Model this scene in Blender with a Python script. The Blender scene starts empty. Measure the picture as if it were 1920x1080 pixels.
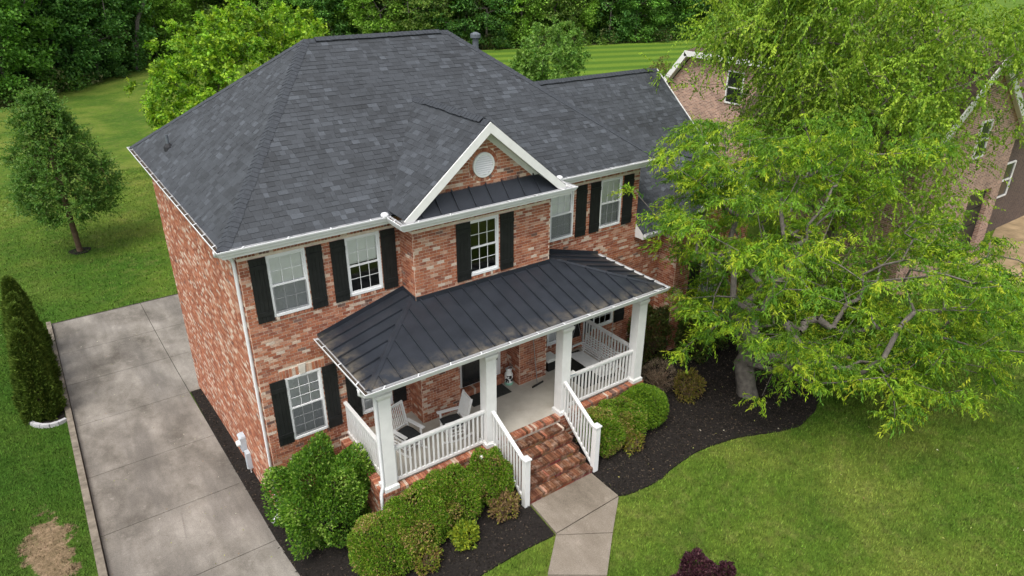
import bpy, math, random
import numpy as np
from mathutils import Vector, Matrix, noise

random.seed(7)
RNG = np.random.default_rng(11)
SC = bpy.context.scene
COL = SC.collection

# ------------------------------------------------------------------ camera
CAM_LOC = np.array((-3.228, -14.842, 13.205))
CR = np.array((0.8149076, -0.57957537, 0.00424073))
CU = np.array((0.24888348, 0.35652984, 0.90052401))
CF = np.array((0.52343348, 0.73278841, -0.43478562))
cd = bpy.data.cameras.new('camera')
cam = bpy.data.objects.new('camera', cd)
COL.objects.link(cam)
cd.sensor_width = 36.0
cd.lens = 24.563
cd.clip_start = 0.1
cd.clip_end = 2000
cam.matrix_world = Matrix(((CR[0], CU[0], -CF[0], CAM_LOC[0]), (CR[1], CU[1], -CF[1], CAM_LOC[1]),
                           (CR[2], CU[2], -CF[2], CAM_LOC[2]), (0, 0, 0, 1)))
SC.camera = cam


def screen(P):
    d = np.asarray(P, float) - CAM_LOC
    z = d @ CF
    return 960 + 1310.03 * (d @ CR) / z, 540 - 1310.03 * (d @ CU) / z, z


# ------------------------------------------------------------------ world, sun, exposure
SUN_EL, SUN_AZ = 61.0, -146.0     # azimuth measured counter-clockwise from +x: in front of the house, to its left
w = bpy.data.worlds.new('World')
SC.world = w
w.use_nodes = True
nt = w.node_tree
bg = nt.nodes['Background']
sky = nt.nodes.new('ShaderNodeTexSky')
sky.sky_type = 'NISHITA'
sky.sun_disc = False
sky.sun_elevation = math.radians(SUN_EL)
sky.sun_rotation = math.radians(90 - SUN_AZ)
sky.air_density = 1.0
sky.dust_density = 4.0
sky.ozone_density = 1.0
hs = nt.nodes.new('ShaderNodeHueSaturation')
hs.inputs['Saturation'].default_value = 0.32
nt.links.new(sky.outputs[0], hs.inputs['Color'])
nt.links.new(hs.outputs[0], bg.inputs[0])
bg.inputs[1].default_value = 0.15
sd = bpy.data.lights.new('sun', 'SUN')
sd.energy = 1.25
sd.angle = math.radians(28)
sd.color = (1.0, 0.95, 0.87)
sun = bpy.data.objects.new('sun', sd)
COL.objects.link(sun)
_el, _az = math.radians(SUN_EL), math.radians(SUN_AZ)
_dir = Vector((math.cos(_el) * math.cos(_az), math.cos(_el) * math.sin(_az), math.sin(_el)))
sun.rotation_euler = _dir.to_track_quat('Z', 'Y').to_euler()
sun.location = _dir * 60
SC.view_settings.view_transform = 'Standard'
SC.view_settings.look = 'None'
SC.view_settings.exposure = 0.80
SC.view_settings.gamma = 1.0
SC.view_settings.use_curve_mapping = False
SC.cycles.use_denoising = True
SC.cycles.max_bounces = 6
SC.cycles.transparent_max_bounces = 8


# ------------------------------------------------------------------ materials
def newmat(name):
    m = bpy.data.materials.new(name)
    m.use_nodes = True
    t = m.node_tree
    b = t.nodes['Principled BSDF']
    return m, t, b


def N(t, kind, **kw):
    n = t.nodes.new('ShaderNode' + kind)
    for k, v in kw.items():
        if k in n.inputs:
            n.inputs[k].default_value = v
        else:
            setattr(n, k, v)
    return n


def ramp(t, src, stops):
    r = t.nodes.new('ShaderNodeValToRGB')
    e = r.color_ramp.elements
    while len(e) < len(stops):
        e.new(0.5)
    for i, (p, c) in enumerate(stops):
        e[i].position = p
        e[i].color = (c[0], c[1], c[2], 1) if not isinstance(c, (int, float)) else (c, c, c, 1)
    t.links.new(src, r.inputs[0])
    return r.outputs[0]


def mixc(t, f, a, b, mode='MIX'):
    m = t.nodes.new('ShaderNodeMix')
    m.data_type = 'RGBA'
    m.blend_type = mode
    for sock, val in ((m.inputs[0], f), (m.inputs[6], a), (m.inputs[7], b)):
        if isinstance(val, (int, float)):
            sock.default_value = val
        elif isinstance(val, tuple):
            sock.default_value = (*val[:3], 1)
        else:
            t.links.new(val, sock)
    return m.outputs[2]


def pos(t):
    return t.nodes.new('ShaderNodeNewGeometry').outputs['Position']


def noise_tex(t, vec, scale, detail=4, rough=0.55, mapping=None):
    if mapping:
        mp = N(t, 'Mapping')
        mp.inputs['Scale'].default_value = mapping
        t.links.new(vec, mp.inputs['Vector'])
        vec = mp.outputs[0]
    n = N(t, 'TexNoise', Scale=scale, Detail=detail, Roughness=rough)
    t.links.new(vec, n.inputs['Vector'])
    return n.outputs[0]


def bump(t, b, height, strength, dist=0.01):
    bn = N(t, 'Bump', Strength=strength, Distance=dist)
    t.links.new(height, bn.inputs['Height'])
    t.links.new(bn.outputs[0], b.inputs['Normal'])


MATS = {}


def simple(name, c, rough=0.6, var=0.12, scale=3.0, spec=0.3, bmp=0.0, bscale=60, metal=0.0):
    m, t, b = newmat(name)
    p = pos(t)
    n = noise_tex(t, p, scale, 6, 0.6)
    lo = tuple(x * (1 - var) for x in c)
    hi = tuple(min(1, x * (1 + var)) for x in c)
    t.links.new(ramp(t, n, [(0.3, lo), (0.7, hi)]), b.inputs['Base Color'])
    b.inputs['Roughness'].default_value = rough
    b.inputs['Specular IOR Level'].default_value = spec
    b.inputs['Metallic'].default_value = metal
    if bmp:
        bump(t, b, noise_tex(t, p, bscale, 3), bmp)
    MATS[name] = m
    return m


def attr_mat(name, rough, spec=0.25, var=0.25, scale=25, bmp=0.3, bscale=90):
    m, t, b = newmat(name)
    a = N(t, 'Attribute', attribute_name='Col')
    p = pos(t)
    n = noise_tex(t, p, scale, 5, 0.65)
    g = ramp(t, n, [(0.25, 1 - var), (0.75, 1 + var)])
    # ramp clamps at 1: halve and double with two multiplies
    g = ramp(t, n, [(0.25, (1 - var) / 2), (0.75, (1 + var) / 2)])
    c = mixc(t, 1.0, a.outputs['Color'], g, 'MULTIPLY')
    c = mixc(t, 1.0, c, (2.0, 2.0, 2.0), 'MULTIPLY')
    b.inputs['Roughness'].default_value = rough
    b.inputs['Specular IOR Level'].default_value = spec
    t.links.new(c, b.inputs['Base Color'])
    if bmp:
        bump(t, b, noise_tex(t, p, bscale, 3), bmp, 0.006)
    MATS[name] = m
    return m, t, b, c


# brick: colour of the single brick plus smeared pale mortar wash
m, t, b, c = attr_mat('brick', 0.88, 0.15, 0.28, 30, 0.5, 120)
wash = ramp(t, noise_tex(t, pos(t), 5.5, 7, 0.72), [(0.50, 0.0), (0.68, 0.34)])
c = mixc(t, wash, c, (0.60, 0.47, 0.38))
age = ramp(t, noise_tex(t, pos(t), 0.9, 8, 0.7), [(0.3, 0.40), (0.65, 0.54)])
c = mixc(t, 1.0, c, age, 'MULTIPLY')
t.links.new(mixc(t, 1.0, c, (2.0, 2.0, 2.0), 'MULTIPLY'), b.inputs['Base Color'])
attr_mat('shingle', 0.72, 0.45, 0.30, 40, 0.6, 160)
simple('mortar', (0.68, 0.58, 0.48), 0.95, 0.18, 8, 0.1, 0.4, 80)
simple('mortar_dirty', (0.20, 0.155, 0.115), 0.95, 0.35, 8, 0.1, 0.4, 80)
simple('white_paint', (0.70, 0.70, 0.69), 0.45, 0.06, 4.0, 0.35)
simple('gutter_white', (0.66, 0.67, 0.68), 0.35, 0.06, 3.0, 0.4)
simple('vinyl_white', (0.72, 0.73, 0.74), 0.35, 0.02, 3.0, 0.4)
simple('black_shutter', (0.012, 0.013, 0.013), 0.55, 0.3, 6.0, 0.3)
simple('gutter_debris', (0.07, 0.055, 0.042), 0.95, 0.5, 9.0, 0.1, 0.6, 50)
simple('roof_felt', (0.03, 0.031, 0.035), 0.95, 0.2, 4, 0.1)
simple('cap_shingle', (0.033, 0.038, 0.046), 0.72, 0.3, 12, 0.45, 0.5, 150)
simple('vent_black', (0.02, 0.021, 0.024), 0.7, 0.2, 6)
simple('blind_slat', (0.92, 0.93, 0.92), 0.55, 0.05, 3)
simple('rubber_mat', (0.045, 0.047, 0.044), 0.95, 0.25, 20, 0.1, 0.5, 200)
simple('cushion', (0.028, 0.029, 0.03), 0.85, 0.2, 12, 0.2, 0.3, 200)
simple('swing_grey', (0.62, 0.62, 0.62), 0.6, 0.08, 6)
simple('steel', (0.32, 0.33, 0.34), 0.4, 0.15, 10, 0.5, metal=0.6)
simple('meter_grey', (0.42, 0.46, 0.50), 0.5, 0.1, 6, 0.4)
simple('meter_pipe', (0.50, 0.51, 0.51), 0.45, 0.1, 6, 0.4)
simple('plastic_black', (0.02, 0.02, 0.021), 0.4, 0.2, 5)
simple('plastic_white', (0.75, 0.75, 0.72), 0.4, 0.05, 5)
simple('blue_plastic', (0.06, 0.16, 0.38), 0.4, 0.1, 8)
simple('green_glaze', (0.25, 0.50, 0.38), 0.4, 0.2, 30)
simple('door_black', (0.015, 0.016, 0.017), 0.25, 0.2, 5, 0.5)
simple('bark_grey', (0.135, 0.12, 0.105), 0.95, 0.35, 6, 0.1, 0.8, 25)
simple('bark_brown', (0.11, 0.075, 0.05), 0.95, 0.35, 6, 0.1, 0.8, 25)
simple('bark_birch', (0.17, 0.145, 0.12), 0.9, 0.4, 7, 0.1, 0.6, 25)
simple('dead_twig', (0.20, 0.14, 0.095), 0.95, 0.35, 10, 0.1)
simple('edging_stone', (0.40, 0.40, 0.41), 0.9, 0.2, 6, 0.1, 0.5, 60)
simple('kerb_concrete', (0.185, 0.160, 0.128), 0.95, 0.4, 4, 0.1, 0.5, 60)
simple('joint_dark', (0.045, 0.04, 0.034), 0.95, 0.3, 5, 0.1)
simple('copper_pipe', (0.10, 0.115, 0.13), 0.6, 0.2, 8)
simple('room_dark', (0.08, 0.075, 0.07), 0.95, 0.1, 2, 0.1)
simple('keystone', (0.58, 0.54, 0.48), 0.9, 0.15, 8, 0.1, 0.4, 60)
simple('nb_trim', (0.72, 0.71, 0.69), 0.5, 0.05, 2)

# porch floor and mulch
m, t, b = newmat('porch_concrete')
p = pos(t)
c = ramp(t, noise_tex(t, p, 1.6, 8, 0.65), [(0.3, (0.36, 0.33, 0.28)), (0.7, (0.50, 0.47, 0.41))])
t.links.new(c, b.inputs['Base Color'])
b.inputs['Roughness'].default_value = 0.85
bump(t, b, noise_tex(t, p, 60, 4), 0.15)
MATS['porch_concrete'] = m

m, t, b = newmat('mulch')
p = pos(t)
c = ramp(t, noise_tex(t, p, 22, 8, 0.75), [(0.3, (0.011, 0.010, 0.009)), (0.58, (0.026, 0.022, 0.02)), (0.78, (0.06, 0.05, 0.043))])
t.links.new(c, b.inputs['Base Color'])
b.inputs['Roughness'].default_value = 0.95
b.inputs['Specular IOR Level'].default_value = 0.1
bump(t, b, noise_tex(t, p, 45, 6, 0.7), 1.0, 0.03)
MATS['mulch'] = m


# concrete slabs: weathered, blotched, with brown films and pale scuffs
def concrete(name, lo, mid, hi):
    m, t, b = newmat(name)
    p = pos(t)
    big = noise_tex(t, p, 0.55, 9, 0.68, (1.0, 0.55, 1.0))
    c = ramp(t, big, [(0.33, lo), (0.50, mid), (0.68, hi)])
    streak = ramp(t, noise_tex(t, p, 1.4, 6, 0.6, (2.2, 0.25, 1)), [(0.48, 0.0), (0.75, 0.30)])
    c = mixc(t, streak, c, tuple(x * 0.62 for x in mid))
    pale = ramp(t, noise_tex(t, p, 2.3, 7, 0.7), [(0.60, 0.0), (0.74, 0.5)])
    c = mixc(t, pale, c, tuple(min(1, x * 1.35) for x in hi))
    if name == 'drive_concrete':
        band = ramp(t, noise_tex(t, p, 0.9, 5, 0.6, (1.1, 0.16, 1)), [(0.44, 0.0), (0.66, 0.75)])
        c = mixc(t, band, c, (0.115, 0.105, 0.094))
        crack = N(t, 'TexVoronoi', Scale=0.7, feature='DISTANCE_TO_EDGE')
        t.links.new(p, crack.inputs[0])
        ck = ramp(t, crack.outputs[0], [(0.0, 0.30), (0.006, 0.0)])
        cm = N(t, 'Math', operation='MULTIPLY')
        t.links.new(ck, cm.inputs[0])
        t.links.new(ramp(t, noise_tex(t, p, 0.35, 2, 0.5), [(0.5, 0.0), (0.6, 1.0)]), cm.inputs[1])
        c = mixc(t, cm.outputs[0], c, (0.06, 0.055, 0.05))
    grain = ramp(t, noise_tex(t, p, 38, 6, 0.85), [(0.3, 0.30), (0.7, 0.68)])
    c = mixc(t, 1.0, c, grain, 'MULTIPLY')
    c = mixc(t, 1.0, c, (2.0, 2.0, 2.0), 'MULTIPLY')
    t.links.new(c, b.inputs['Base Color'])
    b.inputs['Roughness'].default_value = 0.92
    b.inputs['Specular IOR Level'].default_value = 0.15
    bump(t, b, noise_tex(t, p, 90, 4), 0.35, 0.006)
    MATS[name] = m


concrete('drive_concrete', (0.098, 0.087, 0.073), (0.222, 0.202, 0.176), (0.33, 0.304, 0.272))
concrete('walk_concrete', (0.105, 0.087, 0.066), (0.185, 0.156, 0.124), (0.265, 0.228, 0.188))

# standing-seam metal, with pollen film gathered along the eave
m, t, b = newmat('metal_roof')
p = pos(t)
sx = N(t, 'SeparateXYZ')
t.links.new(p, sx.inputs[0])
c = ramp(t, noise_tex(t, p, 2.2, 7, 0.65), [(0.3, (0.016, 0.019, 0.025)), (0.7, (0.026, 0.030, 0.039))])
mr = N(t, 'MapRange')
mr.inputs['From Min'].default_value = 4.62
mr.inputs['From Max'].default_value = 4.80
mr.inputs['To Min'].default_value = 0.6
mr.inputs['To Max'].default_value = 0.0
t.links.new(sx.outputs[2], mr.inputs[0])
n2 = ramp(t, noise_tex(t, p, 3.0, 7, 0.7), [(0.42, 0.0), (0.62, 1.0)])
f = N(t, 'Math', operation='MULTIPLY')
t.links.new(mr.outputs[0], f.inputs[0])
t.links.new(n2, f.inputs[1])
c = mixc(t, f.outputs[0], c, (0.24, 0.20, 0.14))
t.links.new(c, b.inputs['Base Color'])
b.inputs['Roughness'].default_value = 0.42
b.inputs['Specular IOR Level'].default_value = 0.35
MATS['metal_roof'] = m

# window glass: thin pane, reflects by Fresnel, otherwise clear
m = bpy.data.materials.new('glass')
m.use_nodes = True
t = m.node_tree
t.nodes.remove(t.nodes['Principled BSDF'])
fr = N(t, 'Fresnel', IOR=1.5)
ad = N(t, 'Math', operation='MULTIPLY_ADD')
ad.inputs[1].default_value = 1.3
ad.inputs[2].default_value = 0.03
t.links.new(fr.outputs[0], ad.inputs[0])
tr = N(t, 'BsdfTransparent')
tr.inputs[0].default_value = (0.97, 0.98, 0.975, 1)
gl = N(t, 'BsdfGlossy', Roughness=0.02)
mx = N(t, 'MixShader')
t.links.new(ad.outputs[0], mx.inputs[0])
t.links.new(tr.outputs[0], mx.inputs[1])
t.links.new(gl.outputs[0], mx.inputs[2])
t.links.new(mx.outputs[0], t.nodes['Material Output'].inputs[0])
MATS['glass'] = m


# insect screen: dark gauze
m = bpy.data.materials.new('insect_screen')
m.use_nodes = True
t = m.node_tree
b = t.nodes['Principled BSDF']
b.inputs['Base Color'].default_value = (0.10, 0.11, 0.12, 1)
b.inputs['Roughness'].default_value = 0.8
tr = N(t, 'BsdfTransparent')
mx = N(t, 'MixShader')
mx.inputs[0].default_value = 0.5
t.links.new(b.outputs[0], mx.inputs[1])
t.links.new(tr.outputs[0], mx.inputs[2])
t.links.new(mx.outputs[0], t.nodes['Material Output'].inputs[0])
MATS['insect_screen'] = m


# lawn colour by world position, shared by soil sheet and blades
def lawn_color(t, gain):
    p = pos(t)
    a = noise_tex(t, p, 0.22, 6, 0.6)
    base = ramp(t, a, [(0.32, (0.047, 0.108, 0.011)), (0.50, (0.088, 0.145, 0.017)), (0.68, (0.148, 0.184, 0.032))])
    dry = ramp(t, noise_tex(t, p, 1.9, 8, 0.75), [(0.50, 0.0), (0.74, 0.65)])
    c = mixc(t, dry, base, (0.175, 0.165, 0.055))
    dark = ramp(t, noise_tex(t, p, 0.6, 5, 0.6), [(0.25, 0.55), (0.5, 0.0)])
    c = mixc(t, dark, c, (0.030, 0.080, 0.008))
    # mowing stripes on the far right-hand lawn, and a greener left-hand yard with its dark shading painted in
    sx = N(t, 'SeparateXYZ')
    t.links.new(p, sx.inputs[0])
    d = N(t, 'VectorMath', operation='DOT_PRODUCT')
    d.inputs[1].default_value = (0.30, 0.95, 0)
    t.links.new(p, d.inputs[0])
    wv = N(t, 'Math', operation='SINE')
    k = N(t, 'Math', operation='MULTIPLY')
    k.inputs[1].default_value = 1.15
    t.links.new(d.outputs['Value'], k.inputs[0])
    t.links.new(k.outputs[0], wv.inputs[0])
    far = N(t, 'MapRange')
    far.inputs['From Min'].default_value = 24
    far.inputs['From Max'].default_value = 34
    t.links.new(sx.outputs[0], far.inputs[0])
    st = N(t, 'MapRange')
    st.inputs['From Min'].default_value = -0.5
    st.inputs['From Max'].default_value = 0.5
    t.links.new(wv.outputs[0], st.inputs[0])
    ff = N(t, 'Math', operation='MULTIPLY')
    t.links.new(far.outputs[0], ff.inputs[0])
    t.links.new(st.outputs[0], ff.inputs[1])
    f2 = N(t, 'Math', operation='MULTIPLY')
    f2.inputs[1].default_value = 0.8
    t.links.new(ff.outputs[0], f2.inputs[0])
    c = mixc(t, far.outputs[0], c, (0.125, 0.205, 0.022))
    c = mixc(t, f2.outputs[0], c, (0.055, 0.125, 0.014))
    lf = N(t, 'MapRange')
    lf.inputs['From Min'].default_value = 1.0
    lf.inputs['From Max'].default_value = -3.5
    lf.inputs['To Max'].default_value = 0.70
    t.links.new(sx.outputs[0], lf.inputs[0])
    ly = N(t, 'MapRange')
    ly.inputs['From Min'].default_value = 40.0
    ly.inputs['From Max'].default_value = 20.0
    t.links.new(sx.outputs[1], ly.inputs[0])
    lm = N(t, 'Math', operation='MULTIPLY')
    t.links.new(lf.outputs[0], lm.inputs[0])
    t.links.new(ly.outputs[0], lm.inputs[1])
    c = mixc(t, lm.outputs[0], c, (0.032, 0.088, 0.009))
    cl_ = ramp(t, noise_tex(t, p, 4.5, 9, 0.8), [(0.3, 0.34), (0.7, 0.68)])
    c = mixc(t, 1.0, c, cl_, 'MULTIPLY')
    c = mixc(t, 1.0, c, (gain * 2, gain * 2, gain * 2), 'MULTIPLY')
    # worn soil beside the drive: ragged patch
    sb = N(t, 'VectorMath', operation='MULTIPLY_ADD')
    sb.inputs[1].default_value = (1.5, 0.48, 0)
    sb.inputs[2].default_value = (5.2 * 1.5, -2.5 * 0.48, 0)
    t.links.new(p, sb.inputs[0])
    ln = N(t, 'VectorMath', operation='LENGTH')
    t.links.new(sb.outputs[0], ln.inputs[0])
    nn = N(t, 'Math', operation='MULTIPLY_ADD')
    nn.inputs[1].default_value = 2.8
    t.links.new(noise_tex(t, p, 1.7, 7, 0.72), nn.inputs[0])
    t.links.new(ln.outputs['Value'], nn.inputs[2])
    mr_ = N(t, 'MapRange')
    mr_.inputs['From Min'].default_value = 2.26
    mr_.inputs['From Max'].default_value = 2.12
    t.links.new(nn.outputs[0], mr_.inputs[0])
    dirt = ramp(t, noise_tex(t, p, 3.5, 8, 0.7), [(0.3, (0.10, 0.078, 0.04)), (0.55, (0.205, 0.148, 0.09)), (0.75, (0.30, 0.22, 0.145))])
    return mixc(t, mr_.outputs[0], c, dirt), p


m, t, b = newmat('lawn')
c, p = lawn_color(t, 0.85)
fine = ramp(t, noise_tex(t, p, 14, 6, 0.8), [(0.3, 0.32), (0.7, 0.68)])
c = mixc(t, 1.0, c, fine, 'MULTIPLY')
c = mixc(t, 1.0, c, (2.0, 2.0, 2.0), 'MULTIPLY')
t.links.new(c, b.inputs['Base Color'])
b.inputs['Roughness'].default_value = 0.95
b.inputs['Specular IOR Level'].default_value = 0.1
bump(t, b, noise_tex(t, p, 20, 6, 0.75), 0.8, 0.04)
MATS['lawn'] = m

m, t, b = newmat('grass_blade')
c, p = lawn_color(t, 1.25)
a = N(t, 'Attribute', attribute_name='Col')
c = mixc(t, 1.0, c, a.outputs['Color'], 'MULTIPLY')
t.links.new(c, b.inputs['Base Color'])
b.inputs['Roughness'].default_value = 0.8
b.inputs['Specular IOR Level'].default_value = 0.15
MATS['grass_blade'] = m

m, t, b = newmat('bare_soil')
p = pos(t)
c = ramp(t, noise_tex(t, p, 3.5, 8, 0.7), [(0.3, (0.13, 0.10, 0.045)), (0.55, (0.27, 0.19, 0.11)), (0.75, (0.36, 0.26, 0.165))])
t.links.new(c, b.inputs['Base Color'])
b.inputs['Roughness'].default_value = 0.95
bump(t, b, noise_tex(t, p, 30, 6, 0.7), 0.8, 0.03)
MATS['bare_soil'] = m

simple('forest_floor', (0.035, 0.045, 0.015), 0.95, 0.5, 1.5, 0.1)
simple('tan_paving', (0.30, 0.22, 0.13), 0.95, 0.3, 1.5, 0.1)


# leaves: reflect and let light through
def leafmat(name, trans=0.35, rough=0.55, spec=0.25):
    m = bpy.data.materials.new(name)
    m.use_nodes = True
    t = m.node_tree
    b = t.nodes['Principled BSDF']
    a = N(t, 'Attribute', attribute_name='Col')
    t.links.new(a.outputs['Color'], b.inputs['Base Color'])
    b.inputs['Roughness'].default_value = rough
    b.inputs['Specular IOR Level'].default_value = spec
    tl = N(t, 'BsdfTranslucent')
    tc = mixc(t, 1.0, a.outputs['Color'], (1.15, 1.25, 0.55), 'MULTIPLY')
    t.links.new(tc, tl.inputs[0])
    mx = N(t, 'MixShader')
    mx.inputs[0].default_value = trans
    t.links.new(b.outputs[0], mx.inputs[1])
    t.links.new(tl.outputs[0], mx.inputs[2])
    t.links.new(mx.outputs[0], t.nodes['Material Output'].inputs[0])
    MATS[name] = m


leafmat('leaf', 0.38)
leafmat('leaf_dull', 0.2, 0.8, 0.1)


def brick_tex(name, c1, c2, mort, scale=1.0):
    m, t, b = newmat(name)
    g = t.nodes.new('ShaderNodeNewGeometry')
    sx = N(t, 'SeparateXYZ')
    t.links.new(g.outputs['Position'], sx.inputs[0])
    ad = N(t, 'Math', operation='ADD')
    t.links.new(sx.outputs[0], ad.inputs[0])
    t.links.new(sx.outputs[1], ad.inputs[1])
    cb = N(t, 'CombineXYZ')
    t.links.new(ad.outputs[0], cb.inputs[0])
    t.links.new(sx.outputs[2], cb.inputs[1])
    bt = N(t, 'TexBrick', Scale=scale)
    bt.inputs['Color1'].default_value = (*c1, 1)
    bt.inputs['Color2'].default_value = (*c2, 1)
    bt.inputs['Mortar'].default_value = (*mort, 1)
    bt.inputs['Brick Width'].default_value = 0.21
    bt.inputs['Row Height'].default_value = 0.08
    bt.inputs['Mortar Size'].default_value = 0.007
    bt.inputs['Bias'].default_value = -0.1
    t.links.new(cb.outputs[0], bt.inputs['Vector'])
    n = ramp(t, noise_tex(t, g.outputs['Position'], 1.2, 6, 0.7), [(0.3, 0.40), (0.7, 0.60)])
    c = mixc(t, 1.0, bt.outputs[0], n, 'MULTIPLY')
    c = mixc(t, 1.0, c, (2.0, 2.0, 2.0), 'MULTIPLY')
    t.links.new(c, b.inputs['Base Color'])
    b.inputs['Roughness'].default_value = 0.92
    MATS[name] = m


brick_tex('brick_far', (0.36, 0.13, 0.08), (0.46, 0.24, 0.16), (0.55, 0.46, 0.37))
brick_tex('brick_neighbor', (0.43, 0.25, 0.185), (0.17, 0.09, 0.07), (0.58, 0.48, 0.41))
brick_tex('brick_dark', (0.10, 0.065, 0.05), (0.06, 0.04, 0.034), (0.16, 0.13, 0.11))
m, t, b = newmat('shingle_brown')
p = pos(t)
sx = N(t, 'SeparateXYZ')
t.links.new(p, sx.inputs[0])
wv = N(t, 'TexWave', Scale=1.1, Distortion=1.0, bands_direction='Z')
t.links.new(p, wv.inputs[0])
c = ramp(t, noise_tex(t, p, 3.0, 8, 0.75, (1, 1, 4)), [(0.3, (0.05, 0.032, 0.026)), (0.7, (0.115, 0.075, 0.058))])
c = mixc(t, 0.35, c, wv.outputs[0], 'MULTIPLY')
t.links.new(c, b.inputs['Base Color'])
b.inputs['Roughness'].default_value = 0.95
MATS['shingle_brown'] = m


# ------------------------------------------------------------------ mesh helpers
class MB:
    def __init__(self):
        self.v, self.f, self.c = [], [], []

    def face(self, pts, col=None):
        n = len(self.v)
        self.v += [tuple(q) for q in pts]
        self.f.append(tuple(range(n, n + len(pts))))
        self.c.append(col)

    def hexa(self, q, col=None):
        """eight corners: bottom ring 0-3, top ring 4-7"""
        n = len(self.v)
        self.v += [tuple(x) for x in q]
        for f in ((3, 2, 1, 0), (4, 5, 6, 7), (0, 1, 5, 4), (1, 2, 6, 5), (2, 3, 7, 6), (3, 0, 4, 7)):
            self.f.append(tuple(n + i for i in f))
            self.c.append(col)

    def box(self, x0, x1, y0, y1, z0, z1, col=None):
        self.hexa([(x0, y0, z0), (x1, y0, z0), (x1, y1, z0), (x0, y1, z0),
                   (x0, y0, z1), (x1, y0, z1), (x1, y1, z1), (x0, y1, z1)], col)

    def bar(self, a, b, wdt, hgt, up=(0, 0, 1), col=None):
        a, b = Vector(a), Vector(b)
        d = (b - a).normalized()
        s = d.cross(Vector(up))
        if s.length < 1e-4:
            s = Vector((1, 0, 0))
        s.normalize()
        u = s.cross(d)
        s, u = s * wdt / 2, u * hgt / 2
        self.hexa([a - s - u, a + s - u, a + s + u, a - s + u, b - s - u, b + s - u, b + s + u, b - s + u], col)

    def tube(self, pts, rad, n=6, col=None, cap=True):
        pts = [Vector(q) for q in pts]
        if not isinstance(rad, (list, tuple)):
            rad = [rad] * len(pts)
        rings = []
        for i, q in enumerate(pts):
            d = (pts[min(i + 1, len(pts) - 1)] - pts[max(i - 1, 0)]).normalized()
            s = d.cross(Vector((0.13, 0.21, 1)))
            if s.length < 1e-3:
                s = d.cross(Vector((1, 0, 0)))
            s.normalize()
            u = d.cross(s)
            k = len(self.v)
            for j in range(n):
                a = 2 * math.pi * j / n
                self.v.append(tuple(q + (s * math.cos(a) + u * math.sin(a)) * rad[i]))
            rings.append(k)
        for i in range(len(pts) - 1):
            for j in range(n):
                j2 = (j + 1) % n
                self.f.append((rings[i] + j, rings[i] + j2, rings[i + 1] + j2, rings[i + 1] + j))
                self.c.append(col)
        if cap:
            self.f.append(tuple(rings[0] + j for j in range(n))[::-1])
            self.c.append(col)
            self.f.append(tuple(rings[-1] + j for j in range(n)))
            self.c.append(col)

    def lathe(self, prof, cx, cy, n=16, col=None):
        k = len(self.v)
        for (r, z) in prof:
            for j in range(n):
                a = 2 * math.pi * j / n
                self.v.append((cx + r * math.cos(a), cy + r * math.sin(a), z))
        for i in range(len(prof) - 1):
            for j in range(n):
                j2 = (j + 1) % n
                self.f.append((k + i * n + j, k + i * n + j2, k + (i + 1) * n + j2, k + (i + 1) * n + j))
                self.c.append(col)
        self.f.append(tuple(k + j for j in range(n))[::-1])
        self.c.append(col)
        self.f.append(tuple(k + (len(prof) - 1) * n + j for j in range(n)))
        self.c.append(col)

    def mesh(self, name, mat, smooth=False):
        me = bpy.data.meshes.new(name)
        me.from_pydata(self.v, [], self.f)
        me.materials.append(MATS[mat])
        if any(q is not None for q in self.c):
            at = me.color_attributes.new('Col', 'FLOAT_COLOR', 'CORNER')
            arr = np.ones((len(me.loops), 4), np.float32)
            i = 0
            for f, q in zip(self.f, self.c):
                arr[i:i + len(f), :3] = q if q is not None else (1, 1, 1)
                i += len(f)
            at.data.foreach_set('color', arr.ravel())
        if smooth:
            me.polygons.foreach_set('use_smooth', [True] * len(me.polygons))
        me.update()
        return me

    def build(self, name, mat, parent=None, smooth=False):
        return link(name, self.mesh(name, mat, smooth), parent)


def link(name, data, parent=None, loc=None):
    o = bpy.data.objects.new(name, data)
    COL.objects.link(o)
    if loc is not None:
        o.location = loc
    if parent is not None:
        o.parent = parent
        if parent.type == 'EMPTY' and parent.get('_world'):
            o.matrix_parent_inverse = Matrix.Translation(-Vector(parent.location))
    return o


def tag(o, label=None, cat=None, group=None, kind=None):
    if label:
        o['label'] = label
    if cat:
        o['category'] = cat
    if group:
        o['group'] = group
    if kind:
        o['kind'] = kind
    return o


def thing(name, loc, label, cat, group=None, world=True):
    """an Empty at the thing's base; with world=True its children are given in world coordinates"""
    o = bpy.data.objects.new(name, None)
    COL.objects.link(o)
    o.location = loc
    o.empty_display_size = 0.3
    if world:
        o['_world'] = 1
    return tag(o, label, cat, group)


def copy_tree(o, parent=None):
    c = o.copy()
    COL.objects.link(c)
    if parent is not None:
        c.parent = parent
    for ch in list(o.children):
        copy_tree(ch, c)
    return c


def soup(name, P, F, C, mat, parent=None):
    """numpy triangles/quads: P (n,3), F (m,k), C (n,3) point colours"""
    me = bpy.data.meshes.new(name)
    n, m, k = len(P), len(F), F.shape[1]
    me.vertices.add(n)
    me.vertices.foreach_set('co', np.ascontiguousarray(P, np.float32).ravel())
    me.loops.add(m * k)
    me.loops.foreach_set('vertex_index', np.ascontiguousarray(F, np.int32).ravel())
    me.polygons.add(m)
    me.polygons.foreach_set('loop_start', np.arange(0, m * k, k, dtype=np.int32))
    me.update(calc_edges=True)
    at = me.color_attributes.new('Col', 'FLOAT_COLOR', 'POINT')
    arr = np.ones((n, 4), np.float32)
    arr[:, :3] = C
    at.data.foreach_set('color', arr.ravel())
    me.materials.append(MATS[mat])
    me.validate()
    return link(name, me, parent)


# ------------------------------------------------------------------ terrain
def ss(a, b, x):
    t = min(1, max(0, (x - a) / (b - a)))
    return t * t * (3 - 2 * t)


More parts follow.
